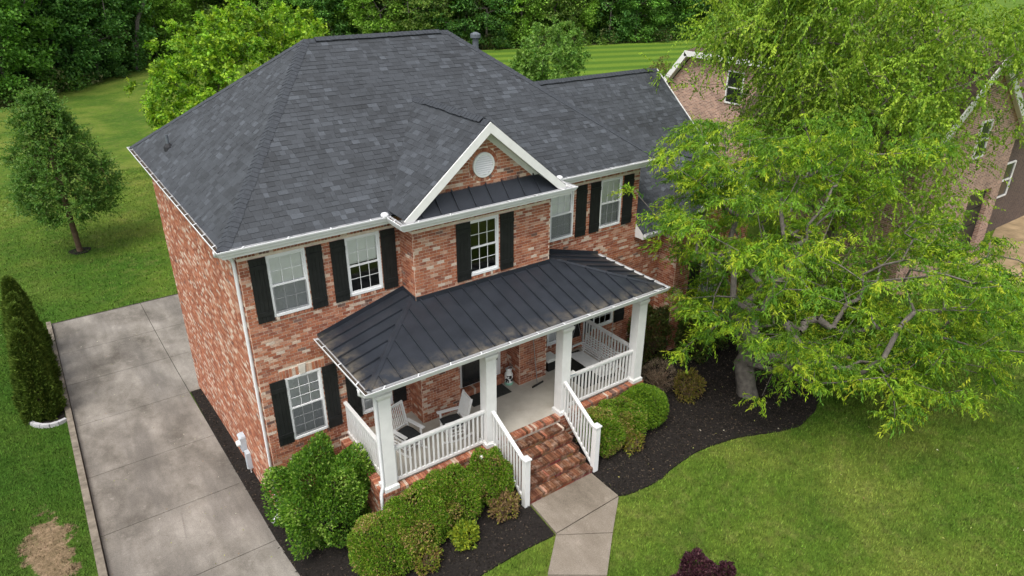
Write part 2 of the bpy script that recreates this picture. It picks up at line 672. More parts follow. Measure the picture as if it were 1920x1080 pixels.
def dz(y):
    if y < -4:
        return 0.068 + 0.04 * min(8, -4 - y)
    if y <= 10:
        return -0.38 - 0.112 * y
    return -1.5 - 0.112 * 7 * (1 - math.exp(-(y - 10) / 7))


def gh(x, y):
    d = dz(y)
    d += 0.12 * ss(-4.12, -4.22, x) * (1 - ss(16, 19.5, y))
    r = 0.5 - 2.2 * ss(10, 60, y)
    k_ = ss(8.0, 9.6, y)
    return d + (r - d) * (ss(-0.4, 4.6, x) * (1 - k_) + ss(4.3, 16, x) * k_)


def sheet(name, xs, ys, off, mat, keep=None, parent=None):
    mb = MB()
    idx = {}
    for i, x in enumerate(xs):
        for j, y in enumerate(ys):
            idx[i, j] = len(mb.v)
            mb.v.append((x, y, gh(x, y) + off))
    for i in range(len(xs) - 1):
        for j in range(len(ys) - 1):
            if keep is None or keep((xs[i] + xs[i + 1]) / 2, (ys[j] + ys[j + 1]) / 2):
                mb.f.append((idx[i, j], idx[i + 1, j], idx[i + 1, j + 1], idx[i, j + 1]))
                mb.c.append(None)
    return mb.build(name, mat, parent, smooth=True)


def inpoly(x, y, poly):
    r = False
    n = len(poly)
    for i in range(n):
        x0, y0 = poly[i]
        x1, y1 = poly[(i + 1) % n]
        if (y0 > y) != (y1 > y) and x < (x1 - x0) * (y - y0) / (y1 - y0) + x0:
            r = not r
    return r


def axis(stops):
    out = []
    for (a, b, s) in stops:
        k = max(1, round((b - a) / s))
        out += [a + (b - a) * i / k for i in range(k)]
    return out + [stops[-1][1]]


GX = axis([(-400, -60, 40), (-60, -16, 4), (-16, -4.3, 0.6), (-4.3, -4.1, 0.05), (-4.1, 6, 0.35), (6, 30, 1.5), (30, 100, 7), (100, 500, 50)])
GY = axis([(-200, -40, 20), (-40, -14, 3), (-14, 12, 0.5), (12, 30, 1.5), (30, 110, 8), (110, 600, 60)])
lawn = sheet('lawn', GX, GY, -0.03, 'lawn')
tag(lawn, 'green mown lawn all around the brick house', 'lawn', kind='structure')
from mathutils.geometry import delaunay_2d_cdt


def smooth_poly(pts, step=0.25, rough=0.0):
    out = []
    n = len(pts)
    for i in range(n):
        p0, p1, p2, p3 = (Vector(pts[(i + k - 1) % n]) for k in range(4))
        k = max(1, int((p2 - p1).length / step))
        for j in range(k):
            t_ = j / k
            q = 0.5 * ((2 * p1) + (p2 - p0) * t_ + (2 * p0 - 5 * p1 + 4 * p2 - p3) * t_ ** 2 + (3 * p1 - p0 - 3 * p2 + p3) * t_ ** 3)
            if rough:
                q += Vector((noise.noise((q.x * 2.3, q.y * 2.3, 1)), noise.noise((q.x * 2.3, q.y * 2.3, 7)))) * rough
            out.append((q.x, q.y))
    return out


def ground_patch(name, poly, off, mat, step=0.3, rough=0.02, skirt=0.08):
    pts = [Vector(q) for q in poly]
    n = len(pts)
    xs, ys = [q[0] for q in poly], [q[1] for q in poly]
    x = min(xs)
    while x < max(xs):
        y = min(ys)
        while y < max(ys):
            a, b_ = x + random.uniform(-.3, .3) * step, y + random.uniform(-.3, .3) * step
            if inpoly(a, b_, poly):
                pts.append(Vector((a, b_)))
            y += step
        x += step
    v, e, f, *_ = delaunay_2d_cdt(pts, [(i, (i + 1) % n) for i in range(n)], [list(range(n))], 1, 1e-5)
    mb = MB()
    mb.v = [(q.x, q.y, gh(q.x, q.y) + off + rough * noise.noise((q.x * 3, q.y * 3, 0))) for q in v]
    mb.f = [tuple(q) for q in f]
    mb.c = [None] * len(mb.f)
    k = len(mb.v)
    for i in range(n):
        a, b_ = poly[i], poly[(i + 1) % n]
        z0, z1 = gh(*a) + off + rough * noise.noise((a[0] * 3, a[1] * 3, 0)), gh(*b_) + off + rough * noise.noise((b_[0] * 3, b_[1] * 3, 0))
        mb.face([(a[0], a[1], z0 - skirt), (b_[0], b_[1], z1 - skirt), (b_[0], b_[1], z1), (a[0], a[1], z0)])
    return mb.build(name, mat)


# ------------------------------------------------------------------ driveway, kerb, walk, beds
drive = tag(link('driveway', None), 'weathered grey concrete driveway along the left side of the brick house', 'driveway', kind='structure')
YJ = [-16, -12.2, -8.6, -4.4, -0.65, 2.45, 5.7, 9.45, 13.1, 16.2, 19.75]


def slab(x0a, x1a, y0, y1, x0b=None, x1b=None, name='slab', parent=drive, mat='drive_concrete', flat=True, g=0.011):
    x0b = x0a if x0b is None else x0b
    x1b = x1a if x1b is None else x1b
    mb = MB()
    k = max(1, int((y1 - y0) / 0.8))
    rows = []
    for i in range(k + 1):
        s = i / k
        y = y0 + g + (y1 - y0 - 2 * g) * s
        a, b_ = x0a + (x0b - x0a) * s + g, x1a + (x1b - x1a) * s - g
        z = dz(y) + 0.012
        rows.append(((a, y, z), (b_, y, z)))
    for i in range(k):
        mb.face([rows[i][0], rows[i][1], rows[i + 1][1], rows[i + 1][0]])
    lo = lambda q: (q[0], q[1], q[2] - 0.1)
    ring = [r[1] for r in rows] + [r[0] for r in rows[::-1]]
    for i in range(len(ring)):
        a, b_ = ring[i], ring[(i + 1) % len(ring)]
        mb.face([lo(a), lo(b_), b_, a])
    return mb.build(name, mat, parent)


def redge(y):
    return -0.40 if y > -1 else -0.40 + 0.07 * (-1 - y) ** 1.2 * 0.6


for i in range(len(YJ) - 1):
    y0, y1 = YJ[i], YJ[i + 1]
    slab(-4.06, redge(y0), y0, y1, -4.06, redge(y1))
for i in range(7, 10):
    slab(-0.40, 4.2, YJ[i], YJ[i + 1])
mb = MB()
for i in range(46):
    y0, y1 = -16 + i * 0.78, -16 + (i + 1) * 0.78
    x1a = 4.2 if y0 > 9.5 else redge(y0) - 0.02
    x1b = 4.2 if y1 > 9.5 and y0 > 9.5 else redge(y1) - 0.02
    mb.face([(-4.07, y0, dz(y0) - 0.004), (x1a, y0, dz(y0) - 0.004), (x1b, y1, dz(y1) - 0.004), (-4.07, y1, dz(y1) - 0.004)])
mb.build('joint_bed', 'joint_dark', drive)

kerb = tag(link('kerb', None), 'low concrete kerb along the left edge of the driveway', 'kerb', kind='structure')
yk = -16.0
while yk < 19.6:
    L_ = 5.9
    y1 = min(yk + L_, 19.7)
    mb = MB()
    n_ = 9
    for i in range(n_):
        a, b_ = yk + (y1 - yk) * i / n_, yk + (y1 - yk) * (i + 1) / n_
        mb.hexa([(-4.25, a, dz(a) - .1), (-4.072, a, dz(a) - .1), (-4.072, b_, dz(b_) - .1), (-4.25, b_, dz(b_) - .1),
                 (-4.25, a, dz(a) + .19), (-4.072, a, dz(a) + .185), (-4.072, b_, dz(b_) + .185), (-4.25, b_, dz(b_) + .19)])
    mb.build('kerb_stone', 'kerb_concrete', kerb)
    yk = y1 + 0.012

walk = tag(link('front_walk', None), 'tan concrete front walk leading to the brick porch steps', 'walk', kind='structure')


def flat_slab(poly, name, parent, mat, top=0.03, th=0.12):
    mb = MB()
    P = [(x, y, gh(x, y) + top) for x, y in poly]
    mb.face(P)
    for i in range(len(P)):
        a, b_ = P[i], P[(i + 1) % len(P)]
        mb.face([(a[0], a[1], a[2] - th), (b_[0], b_[1], b_[2] - th), b_, a])
    return mb.build(name, mat, parent)


flat_slab([(5.02, -5.19), (7.13, -5.11), (7.14, -4.02), (5.12, -4.04)][::1], 'slab', walk, 'walk_concrete')
flat_slab([(4.98, -5.22), (7.12, -5.14), (6.15, -5.96), (4.985, -5.235)], 'slab', walk, 'walk_concrete')
flat_slab([(4.96, -5.25), (6.13, -5.98), (5.16, -6.84), (4.08, -6.05)], 'slab', walk, 'walk_concrete')
flat_slab([(4.06, -6.08), (5.14, -6.86), (3.6, -8.2), (2.6, -7.3)], 'slab', walk, 'walk_concrete')

bedL = [(-0.36, 9.4), (0.1, 9.4), (0.1, 0.0), (1.7, -0.05), (1.7, -2.4), (4.9, -2.55), (5.06, -4.05), (4.97, -5.2), (4.2, -5.15), (3.4, -5.12), (2.6, -5.1),
        (1.7, -5.05), (1.0, -5.3), (0.3, -5.5)] + [(redge(q) - .015, q) for q in (-5.6, -4.8, -4.0, -3.2, -2.4, -1.7, -1.0, 0.5, 2.0, 5.6)]
dense = []
for i in range(len(bedL)):
    a, b_ = Vector(bedL[i]), Vector(bedL[(i + 1) % len(bedL)])
    k = max(1, int((b_ - a).length / 0.25))
    dense += [tuple(a + (b_ - a) * j / k) for j in range(k)]
tag(ground_patch('mulch_bed', dense, 0.02, 'mulch', 0.25, 0.03), 'black mulch bed left of the front walk around clipped bushes', 'mulch bed', kind='structure')
bedR = [(7.18, -4.06), (7.17, -5.06), (7.9, -5.25), (8.6, -5.27), (9.3, -5.12), (10.1, -5.06), (10.9, -5.16), (11.9, -5.4), (12.9, -5.85), (13.7, -6.0),
        (14.6, -5.85), (15.4, -5.5), (16.2, -4.9), (16.7, -3.9), (17.2, -2.6), (17.6, -1.0), (17.6, 0.3), (10.5, 0.3), (10.5, -2.4), (7.3, -2.5)]
tag(ground_patch('mulch_bed', smooth_poly(bedR, 0.2, 0.05), 0.02, 'mulch', 0.25, 0.03), 'black mulch bed sweeping from the steps to the big leaning tree trunk', 'mulch bed', kind='structure')
edge_pts = [(-4.27, 9.95), (-4.5, 9.85), (-4.75, 9.87), (-5.0, 10.05), (-5.2, 10.35), (-5.35, 10.8), (-5.45, 11.6), (-5.5, 12.6)]
es = thing('edging', (-4.9, 10, gh(-4.9, 10)), 'curved grey stone edging around the foot of the evergreens', 'edging')
for a, b_ in zip(edge_pts[:-1], edge_pts[1:]):
    mb = MB()
    za, zb = gh(*a) + 0.03, gh(*b_) + 0.03
    mb.bar((*a, za), (a[0] + (b_[0] - a[0]) * .97, a[1] + (b_[1] - a[1]) * .97, zb), 0.12, 0.16)
    mb.build('edging_stone', 'edging_stone', es)
evb = [(-4.28, 10.0), (-4.55, 9.95), (-4.85, 10.02), (-5.15, 10.4), (-5.35, 11.2), (-5.42, 12.5), (-5.4, 17.6), (-4.3, 17.6)]
tag(ground_patch('mulch_bed', evb, 0.0, 'mulch', 0.3, 0.02), 'narrow brown mulch strip under the evergreen row', 'mulch bed', kind='structure')

# ------------------------------------------------------------------ brick-house
HE = 7.547           # gutter top
XG0, XG1, PG = 3.92, 8.155, -0.69
XR, DEP = 12.23, 9.74
ZF = 1.49            # porch floor
WT = 7.33            # wall top / soffit
COURSE, BLEN = 0.0794, 0.203
house = thing('brick_house', (6, 0, 0), 'two storey red brick house with black shutters and white front porch', 'house')

BRICKS = []          # (origin corner point, u dir, normal, width, height, proud, colour)
RED = [(0.345, 0.127, 0.070), (0.395, 0.155, 0.086), (0.285, 0.098, 0.056), (0.43, 0.185, 0.110), (0.36, 0.140, 0.081), (0.31, 0.112, 0.066), (0.25, 0.088, 0.054)]
PALE = [(0.50, 0.33, 0.245), (0.54, 0.41, 0.32), (0.46, 0.26, 0.18), (0.56, 0.46, 0.38), (0.44, 0.225, 0.15)]
DARK = [(0.14, 0.08, 0.065), (0.19, 0.11, 0.09)]


def brick_color(u, v, s):
    n = noise.noise((u * 0.9 + s * 13, v * 2.2, s)) + 0.45 * noise.noise((u * 2.7, v * 6 + s * 5, s + 3))
    pp = 0.13 + 0.36 * ss(0.0, 0.6, n)
    nd = noise.noise((u * 0.8 + 40, v * 1.3, s + 9))
    pd = 0.012 + (0.35 if s != 10 else .05) * ss(0.36, 0.55, nd)
    pp += .10 if s == 10 else 0
    r = random.random()
    if r < pp:
        c_ = random.choice(PALE)
    elif r < pp + pd:
        c_ = random.choice(DARK)
    else:
        c_ = random.choice(RED)
    return c_


def put_brick(o, u, n, u0, u1, v0, v1, proud, col):
    BRICKS.append((o, u, n, u0, u1, v0, v1, proud, col))


def brick_wall(o, u, n, ext, v0, v1, holes=(), special=(), seed=0, proud=0.011, jog=0.0):
    """o at z=0; ext(v)->(u0,u1); holes (u0,u1,v0,v1); special = holes refilled with upright bricks"""
    J = 0.0135
    k = math.ceil(v0 / COURSE)
    while (k + 1) * COURSE <= v1 + 1e-6:
        a, b_ = k * COURSE, (k + 1) * COURSE - J
        mid = (a + b_) / 2
        e = ext(mid)
        if e is not None and e[1] - e[0] > 0.03:
            iv = [e]
            for hl in list(holes) + [s[:4] for s in special]:
                if hl[2] - 0.03 < mid < hl[3] + 0.03:
                    nv = []
                    for (p0, p1) in iv:
                        if hl[1] <= p0 or hl[0] >= p1:
                            nv.append((p0, p1))
                        else:
                            if hl[0] > p0:
                                nv.append((p0, hl[0]))
                            if hl[1] < p1:
                                nv.append((hl[1], p1))
                    iv = nv
            off = (k % 2) * BLEN / 2
            for (p0, p1) in iv:
                i = math.floor((p0 - off) / BLEN)
                while i * BLEN + off < p1:
                    q0, q1 = max(p0, i * BLEN + off), min(p1, (i + 1) * BLEN + off)
                    if q1 - q0 > 0.035:
                        put_brick(o, u, n, q0 + J / 2, q1 - J / 2, a, b_, proud + random.uniform(-.002, .002), brick_color((q0 + q1) / 2, mid, seed))
                    i += 1
        k += 1
    for s in special:
        p0, p1, a, b_ = s[:4]
        pr = s[4] if len(s) > 4 else proud
        cnt = max(1, round((p1 - p0) / 0.08))
        st = (p1 - p0) / cnt
        for i in range(cnt):
            e = ext((a + b_) / 2)
            if e is None or p0 + i * st < e[0] - .05 or p0 + (i + 1) * st > e[1] + .05:
                continue
            put_brick(o, u, n, p0 + i * st + J / 2, p0 + (i + 1) * st - J / 2, a, b_ - J, pr, brick_color(p0 + i * st, a, seed + 1))


def mortar_wall(o, u, n, u0, u1, v0, v1, holes, parent, reveal=0.12, name='wall'):
    """sheet with openings and reveals"""
    us = sorted({u0, u1, *[h_[0] for h_ in holes], *[h_[1] for h_ in holes]})
    vs = sorted({v0, v1, *[h_[2] for h_ in holes], *[h_[3] for h_ in holes]})
    us = [q for q in us if u0 <= q <= u1]
    vs = [q for q in vs if v0 <= q <= v1]
    o, u, n = Vector(o), Vector(u), Vector(n)
    P = lambda a, b_, d=0.0: tuple(o + u * a + Vector((0, 0, b_)) - n * d)
    mb = MB()
    for i in range(len(us) - 1):
        for j in range(len(vs) - 1):
            mu, mv = (us[i] + us[i + 1]) / 2, (vs[j] + vs[j + 1]) / 2
            if any(h_[0] < mu < h_[1] and h_[2] < mv < h_[3] for h_ in holes):
                continue
            mb.face([P(us[i], vs[j]), P(us[i + 1], vs[j]), P(us[i + 1], vs[j + 1]), P(us[i], vs[j + 1])])
    for (a, b_, c_, d_) in holes:
        r = [(a, c_), (b_, c_), (b_, d_), (a, d_)]
        for i in range(4):
            q0, q1 = r[i], r[(i + 1) % 4]
            mb.face([P(*q0), P(*q1), P(*q1, reveal), P(*q0, reveal)])
    return mb.build(name, 'mortar', parent)


X, Y = (1, 0, 0), (0, 1, 0)
FR = (0, -1, 0)      # front normal
W_UP = (5.525, 7.054)
W_LO = (1.995, 3.822)
# (u0,u1,v0,v1) openings of each front wall
holesA = [(0.60, 1.50, *W_UP), (2.47, 3.37, *W_UP), (0.60, 1.50, *W_LO), (2.47, 3.37, *W_LO)]
holesC = [(5.50, 6.43, *W_UP)]
holesD = [(8.70, 9.57, *W_UP), (10.62, 11.49, *W_UP), (8.72, 9.60, *W_LO), (10.62, 11.50, *W_LO)]
full = lambda a, b_: (lambda v: (a, b_))


def sills(holes):
    return [(h_[0] - 0.05, h_[1] + 0.05, h_[2] - 0.10, h_[2] - 0.005, 0.03) for h_ in holes]


def arches(holes):
    out = []
    for h_ in holes:
        if h_[3] < 5:
            c_ = (h_[0] + h_[1]) / 2
            out += [(h_[0] - 0.12, c_ - 0.085, h_[3] + 0.005, h_[3] + 0.24), (c_ + 0.085, h_[1] + 0.12, h_[3] + 0.005, h_[3] + 0.24)]
    return out


KEYH = [((h_[0] + h_[1]) / 2 - 0.085, (h_[0] + h_[1]) / 2 + 0.085, h_[3] + 0.005, h_[3] + 0.28) for h_ in (holesA[2],)]
wallA = mortar_wall((0, 0, 0), X, FR, 0, XG0, -0.7, WT, holesA, house)
brick_wall((0, 0, 0), X, FR, full(0, XG0), -0.5, WT - 0.21, holesA + KEYH, sills(holesA) + arches(holesA) + [(0, XG0, WT - 0.205, WT)], 1)
mb = MB()
hk = KEYH[0]
mb.hexa([(hk[0] + .02, -.03, hk[2]), (hk[1] - .02, -.03, hk[2]), (hk[1] - .02, .01, hk[2]), (hk[0] + .02, .01, hk[2]),
         (hk[0] - .01, -.03, hk[3]), (hk[1] + .01, -.03, hk[3]), (hk[1] + .01, .01, hk[3]), (hk[0] - .01, .01, hk[3])])
mb.build('keystone', 'keystone', house)
# projecting bay: left return, front, right return; two ground-floor piers
wallB = mortar_wall((XG0, PG, 0), Y, (-1, 0, 0), 0, -PG, 1.0, WT, [], house)
brick_wall((XG0, PG, 0), Y, (-1, 0, 0), full(0, -PG), ZF, WT - 0.21, (), [(0, -PG, WT - 0.205, WT)], 2)
wallC = mortar_wall((0, PG, 0), X, FR, XG0, XG1, 4.25, WT, holesC, house)
brick_wall((0, PG, 0), X, FR, full(XG0, XG1), 4.9, WT - 0.21, holesC, sills(holesC) + [(XG0, XG1, WT - 0.205, WT)], 3)
for (a, b_) in ((XG0, 5.12), (7.16, XG1)):
    mortar_wall((0, PG, 0), X, FR, a, b_, 1.0, 4.5, [], house, name='pier')
    brick_wall((0, PG, 0), X, FR, full(a, b_), ZF, 4.4, (), (), 4)
mortar_wall((5.12, PG, 0), Y, (1, 0, 0), 0, -PG, 1.0, 4.5, [], house, name='pier')
brick_wall((5.12, PG, 0), Y, (1, 0, 0), full(0, -PG), ZF, 4.4, (), (), 5)
mortar_wall((7.16, PG, 0), Y, (-1, 0, 0), 0, -PG, 1.0, 4.5, [], house, name='pier')
brick_wall((7.16, PG, 0), Y, (-1, 0, 0), full(0, -PG), ZF, 4.4, (), (), 6)
mortar_wall((XG1, PG, 0), Y, (1, 0, 0), 0, -PG, 1.0, WT, [], house)
brick_wall((XG1, PG, 0), Y, (1, 0, 0), full(0, -PG), ZF, WT, (), (), 7)
brick_wall((0, -.05, 0), X, FR, full(5.12, 5.37), ZF, 4.4, (), (), 17)
brick_wall((0, -.05, 0), X, FR, full(6.90, 7.16), ZF, 4.4, (), (), 18)
# gable triangle
GA, GZ = 5.957, 9.57
gext = lambda v: (GA - (9.22 - v) / 0.82, GA + (9.22 - v) / 0.82) if v < 9.2 else None
mb = MB()
mb.face([(GA - 2.3, PG, 7.33), (GA + 2.3, PG, 7.33), (GA, PG, 9.23)])
gw = mb.build('gable_wall', 'mortar', house)
VENT = (GA + 0.03, 8.44)


def hole_rows(v):
    d = abs(v - VENT[1])
    return None if d > 0.43 else math.sqrt(0.43 ** 2 - d ** 2)


k = math.ceil(7.40 / COURSE)
while k * COURSE < 9.15:
    a, b_ = k * COURSE, (k + 1) * COURSE - .0135
    mid = (a + b_) / 2
    e = gext(mid)
    if e:
        segs = [e]
        hw = hole_rows(mid)
        if hw:
            segs = [(e[0], VENT[0] - hw), (VENT[0] + hw, e[1])]
        for (p0, p1) in segs:
            off = (k % 2) * BLEN / 2
            i = math.floor((p0 - off) / BLEN)
            while i * BLEN + off < p1:
                q0, q1 = max(p0, i * BLEN + off), min(p1, (i + 1) * BLEN + off)
                if q1 - q0 > .035:
                    put_brick((0, PG, 0), X, FR, q0 + .0068, q1 - .0068, a, b_, .011, brick_color(q0, mid, 8))
                i += 1
    k += 1
# right part of the front, side wing
wallD = mortar_wall((0, 0, 0), X, FR, XG1, XR, 0.2, WT, holesD, house)
brick_wall((0, 0, 0), X, FR, full(XG1, XR), 0.3, WT - 0.21, holesD, sills(holesD) + arches(holesD) + [(XG1, XR, WT - 0.205, WT)], 9)
wallE = mortar_wall((0, DEP, 0), (0, -1, 0), (-1, 0, 0), 0, DEP, -2.2, WT, [], house)
brick_wall((0, DEP, 0), (0, -1, 0), (-1, 0, 0), full(0, DEP), -1.75, WT - 0.21, (), [(0, DEP, WT - 0.205, WT)], 10)
mortar_wall((0, 0.03, 0), X, FR, XR, 13.5, 0.2, 4.95, [], house)
brick_wall((0, 0.03, 0), X, FR, full(XR, 13.5), 0.3, 4.95, (), (), 11)
mortar_wall((13.5, -0.75, 0), Y, (-1, 0, 0), 0, 0.78, 0.2, 5.2, [], house)
brick_wall((13.5, -0.75, 0), Y, (-1, 0, 0), full(0, 0.78), 0.3, 5.15, (), (), 12)
holesH = [(14.8, 15.8, 1.7, 3.75)]
mortar_wall((0, -0.75, 0), X, FR, 13.5, 17.1, 0.2, 5.2, holesH, house)
wext = lambda v: (13.5, 17.1) if v < 5.15 else ((15.3 - (6.62 - v) / .8125, 15.3 + (6.62 - v) / .8125) if v < 6.58 else None)
brick_wall((0, -0.75, 0), X, FR, wext, 0.4, 6.6, holesH, sills(holesH), 13)
mb = MB()
mb.face([(13.4, -0.75, 5.2), (17.2, -0.75, 5.2), (15.3, -0.75, 6.75)])
mb.build('gable_wall', 'mortar', house)
# far walls of the block and the wing
mb = MB()
mb.face([(0, DEP, -2.4), (XR, DEP, -2.4), (XR, DEP, WT), (0, DEP, WT)])
mb.face([(XR, 0, 0.2), (XR, DEP, -1), (XR, DEP, WT), (XR, 0, WT)])
mb.face([(17.1, -0.75, 0.2), (17.1, 9.2, -.5), (17.1, 9.2, 5.1), (17.1, 4.6, 8.9), (17.1, -0.75, 5.0)])
mb.face([(XR, 9.2, -.6), (17.1, 9.2, -.6), (17.1, 9.2, 5.2), (XR, 9.2, 5.2)])
mb.build('far_wall', 'brick_far', house)
# rooms behind the glass
mb = MB()
mb.face([(0.1, 2.6, -0.5), (12.1, 2.6, -0.5), (12.1, 2.6, 7.3), (0.1, 2.6, 7.3)])
mb.face([(0.1, 0.2, 4.6), (12.1, 0.2, 4.6), (12.1, 2.6, 4.6), (0.1, 2.6, 4.6)])
mb.face([(0.1, 0.2, 1.5), (12.1, 0.2, 1.5), (12.1, 2.6, 1.5), (0.1, 2.6, 1.5)])
mb.build('room', 'room_dark', house)

# porch base: brick skirt, rowlock border, floor, steps
PX0, PX1, PY = 1.78, 10.42, -2.60
mb = MB()
mb.box(PX0 + .02, PX1 - .02, PY + .02, 0.0, 0.0, ZF - 0.09)
pb = mb.build('porch_base', 'mortar', house)
brick_wall((0, PY + .02, 0), X, FR, full(PX0, 5.0), 0.15, ZF - 0.1, (), (), 14)
brick_wall((0, PY + .02, 0), X, FR, full(7.2, PX1), 0.4, ZF - 0.1, (), (), 15)
brick_wall((PX0 + .02, 0, 0), (0, -1, 0), (-1, 0, 0), full(0, -PY), 0.0, ZF - 0.1, (), (), 16)
mb = MB()
mb.box(PX0 + .22, PX1 - .22, PY + .22, -0.001, ZF - 0.085, ZF)
mb.box(5.13, 7.15, -0.30, 0.6, ZF - 0.085, ZF + 0.003)
mb.build('porch_floor', 'porch_concrete', house)

HB = []              # rowlock bricks laid on porch edge and steps: boxes


def rowlock_run(x0, x1, y0, y1, z0, z1, along, seed, dull=0.0):
    a, b_ = (x0, x1) if along == 'x' else (y0, y1)
    cnt = max(1, round((b_ - a) / 0.075))
    st = (b_ - a) / cnt
    for i in range(cnt):
        c_ = brick_color(a + i * st, z0 * 3 + seed, seed + 20)
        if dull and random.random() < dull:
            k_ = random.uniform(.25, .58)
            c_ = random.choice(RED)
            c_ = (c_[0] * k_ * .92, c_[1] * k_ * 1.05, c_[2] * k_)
        dzz = random.uniform(-.003, .003)
        q0, q1 = a + i * st + .005, a + (i + 1) * st - .005
        if along == 'x':
            HB.append((q0, q1, y0, y1, z0, z1 + dzz, c_))
        else:
            HB.append((x0, x1, q0, q1, z0, z1 + dzz, c_))


rowlock_run(PX0 - .02, 5.02, PY - .02, PY + .21, ZF - 0.095, ZF, 'x', 1)
rowlock_run(5.03, 7.19, PY - .02, PY + .21, ZF - 0.095, ZF, 'x', 2, 0.2)
rowlock_run(7.2, PX1, PY - .02, PY + .21, ZF - 0.095, ZF, 'x', 3)
rowlock_run(PX0 - .02, PX0 + .21, PY + .215, -0.01, ZF - 0.095, ZF, 'y', 4)
rowlock_run(PX1 - .21, PX1 + .02, PY + .215, -0.01, ZF - 0.095, ZF, 'y', 5)
rowlock_run(5.14, 7.14, -0.31, -0.09, ZF, ZF + 0.2, 'x', 6)
NR = 6
RISE = (ZF - 0.53) / NR
mb = MB()
for i in range(NR - 1):
    z1 = ZF - RISE * (i + 1)
    y1 = PY - 0.29 * i
    mb.box(5.06, 7.16, y1 - 0.28, y1 + 0.3, z1 - 0.5, z1 - 0.088 - 0.0 * i)
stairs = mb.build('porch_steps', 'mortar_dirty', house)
NHB = len(HB)
for i in range(NR - 1):
    z1 = ZF - RISE * (i + 1)
    y1 = PY - 0.29 * i
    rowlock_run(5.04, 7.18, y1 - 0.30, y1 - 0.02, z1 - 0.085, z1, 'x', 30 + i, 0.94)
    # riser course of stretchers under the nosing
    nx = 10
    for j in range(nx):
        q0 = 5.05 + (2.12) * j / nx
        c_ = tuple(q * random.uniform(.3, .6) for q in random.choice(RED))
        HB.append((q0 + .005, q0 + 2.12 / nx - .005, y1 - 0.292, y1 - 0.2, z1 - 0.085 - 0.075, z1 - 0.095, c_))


HBX = []
n_tread = 0
for i, q in enumerate(HB):
    if i >= NHB and q[3] - q[2] > .2:
        mb = MB()
        mb.box(*q[:6], col=q[6])
        mb.build('brick', 'brick', stairs)
        n_tread += 1
    else:
        HBX.append(q)

# choose the bricks that show largest as single objects, join the rest
cand = []
for i, (o, u, n, u0, u1, v0, v1, pr, col) in enumerate(BRICKS):
    c_ = np.array(o, float) + np.array(u) * (u0 + u1) / 2 + np.array((0, 0, (v0 + v1) / 2))
    vis = abs(n[1] + 1) < .01 and c_[2] > 2.2 and ((c_[0] < 3.9 and c_[2] - 4.68 > -2.8) or (abs(c_[1] - PG) < .1 and c_[2] > 5.5)) and v1 - v0 < .1
    if c_[0] > 1.45 and c_[1] > -.3 and c_[2] < 4.7 + .28 * (c_[0] - 1.4):
        vis = False
    if vis:
        d = np.linalg.norm(c_ - CAM_LOC)
        cand.append(((u1 - u0) / d ** 2, i))
cand.sort(reverse=True)
N_SINGLE = 298 - n_tread
single = {i for _, i in cand[:N_SINGLE]}


def brick_pts(rec):
    o, u, n, u0, u1, v0, v1, pr, col = rec
    o, u, n = Vector(o), Vector(u), Vector(n)
    P = []
    for d in (-0.004, pr):
        for (a, b_) in ((u0, v0), (u1, v0), (u1, v1), (u0, v1)):
            P.append(o + u * a + Vector((0, 0, b_)) + n * d)
    return P


mb = MB()
share = {}
for i, rec in enumerate(BRICKS):
    P = brick_pts(rec)
    if i in single:
        key = (round(rec[4] - rec[3], 3), round(rec[6] - rec[5], 3), rec[8], rec[2])
        ctr = sum(P, Vector()) / 8
        if key not in share:
            m1 = MB()
            m1.hexa([q - ctr for q in (P[0], P[1], P[2], P[3], P[4], P[5], P[6], P[7])], rec[8])
            share[key] = m1.mesh('brick', 'brick')
        link('brick', share[key], wallC if abs(rec[0][1] - PG) < .01 else wallA, ctr)
    else:
        k = len(mb.v)
        mb.v += [tuple(q) for q in P]
        for f in ((4, 5, 6, 7), (0, 1, 5, 4), (1, 2, 6, 5), (2, 3, 7, 6), (3, 0, 4, 7)):
            mb.f.append(tuple(k + j for j in f))
            mb.c.append(rec[8])
for q in HBX:
    mb.box(*q[:6], col=q[6])
tag(mb.build('brickwork', 'brick', house), kind='stuff')

# round gable vent with brick ring
mb = MB()
NV = 28
for j in range(NV):
    a0, a1 = 2 * math.pi * (j + .06) / NV, 2 * math.pi * (j + .94) / NV
    c_ = brick_color(j * .2, 3, 40)
    q = []
    for d in (0.004, -0.018):
        for (r, a) in ((.325, a0), (.42, a0), (.42, a1), (.325, a1)):
            q.append((VENT[0] + r * math.cos(a), PG + d, VENT[1] + r * math.sin(a)))
    mb.hexa(q, c_)
mb.build('vent_ring', 'brick', house)
gv = MB()
for j in range(32):
    a0, a1 = 2 * math.pi * j / 32, 2 * math.pi * (j + 1) / 32
    q = []
    for d in (0.0, -0.045):
        for (r, a) in ((.255, a0), (.315, a0), (.315, a1), (.255, a1)):
            q.append((VENT[0] + r * math.cos(a), PG + d, VENT[1] + r * math.sin(a)))
    gv.hexa(q)
gv.face([(VENT[0] + .26 * math.cos(2 * math.pi * j / 24), PG - .004, VENT[1] + .26 * math.sin(2 * math.pi * j / 24)) for j in range(24)])
gvo = gv.build('gable_vent', 'vinyl_white', house)
for j in range(9):
    zc = VENT[1] - .22 + j * .055
    hw = math.sqrt(max(.0, .258 ** 2 - (zc - VENT[1]) ** 2))
    mb = MB()
    mb.bar((VENT[0] - hw, PG - .03, zc), (VENT[0] + hw, PG - .03, zc), 0.045, 0.008, up=(0, -1.3, 1))
    mb.build('slat', 'vinyl_white', gvo)


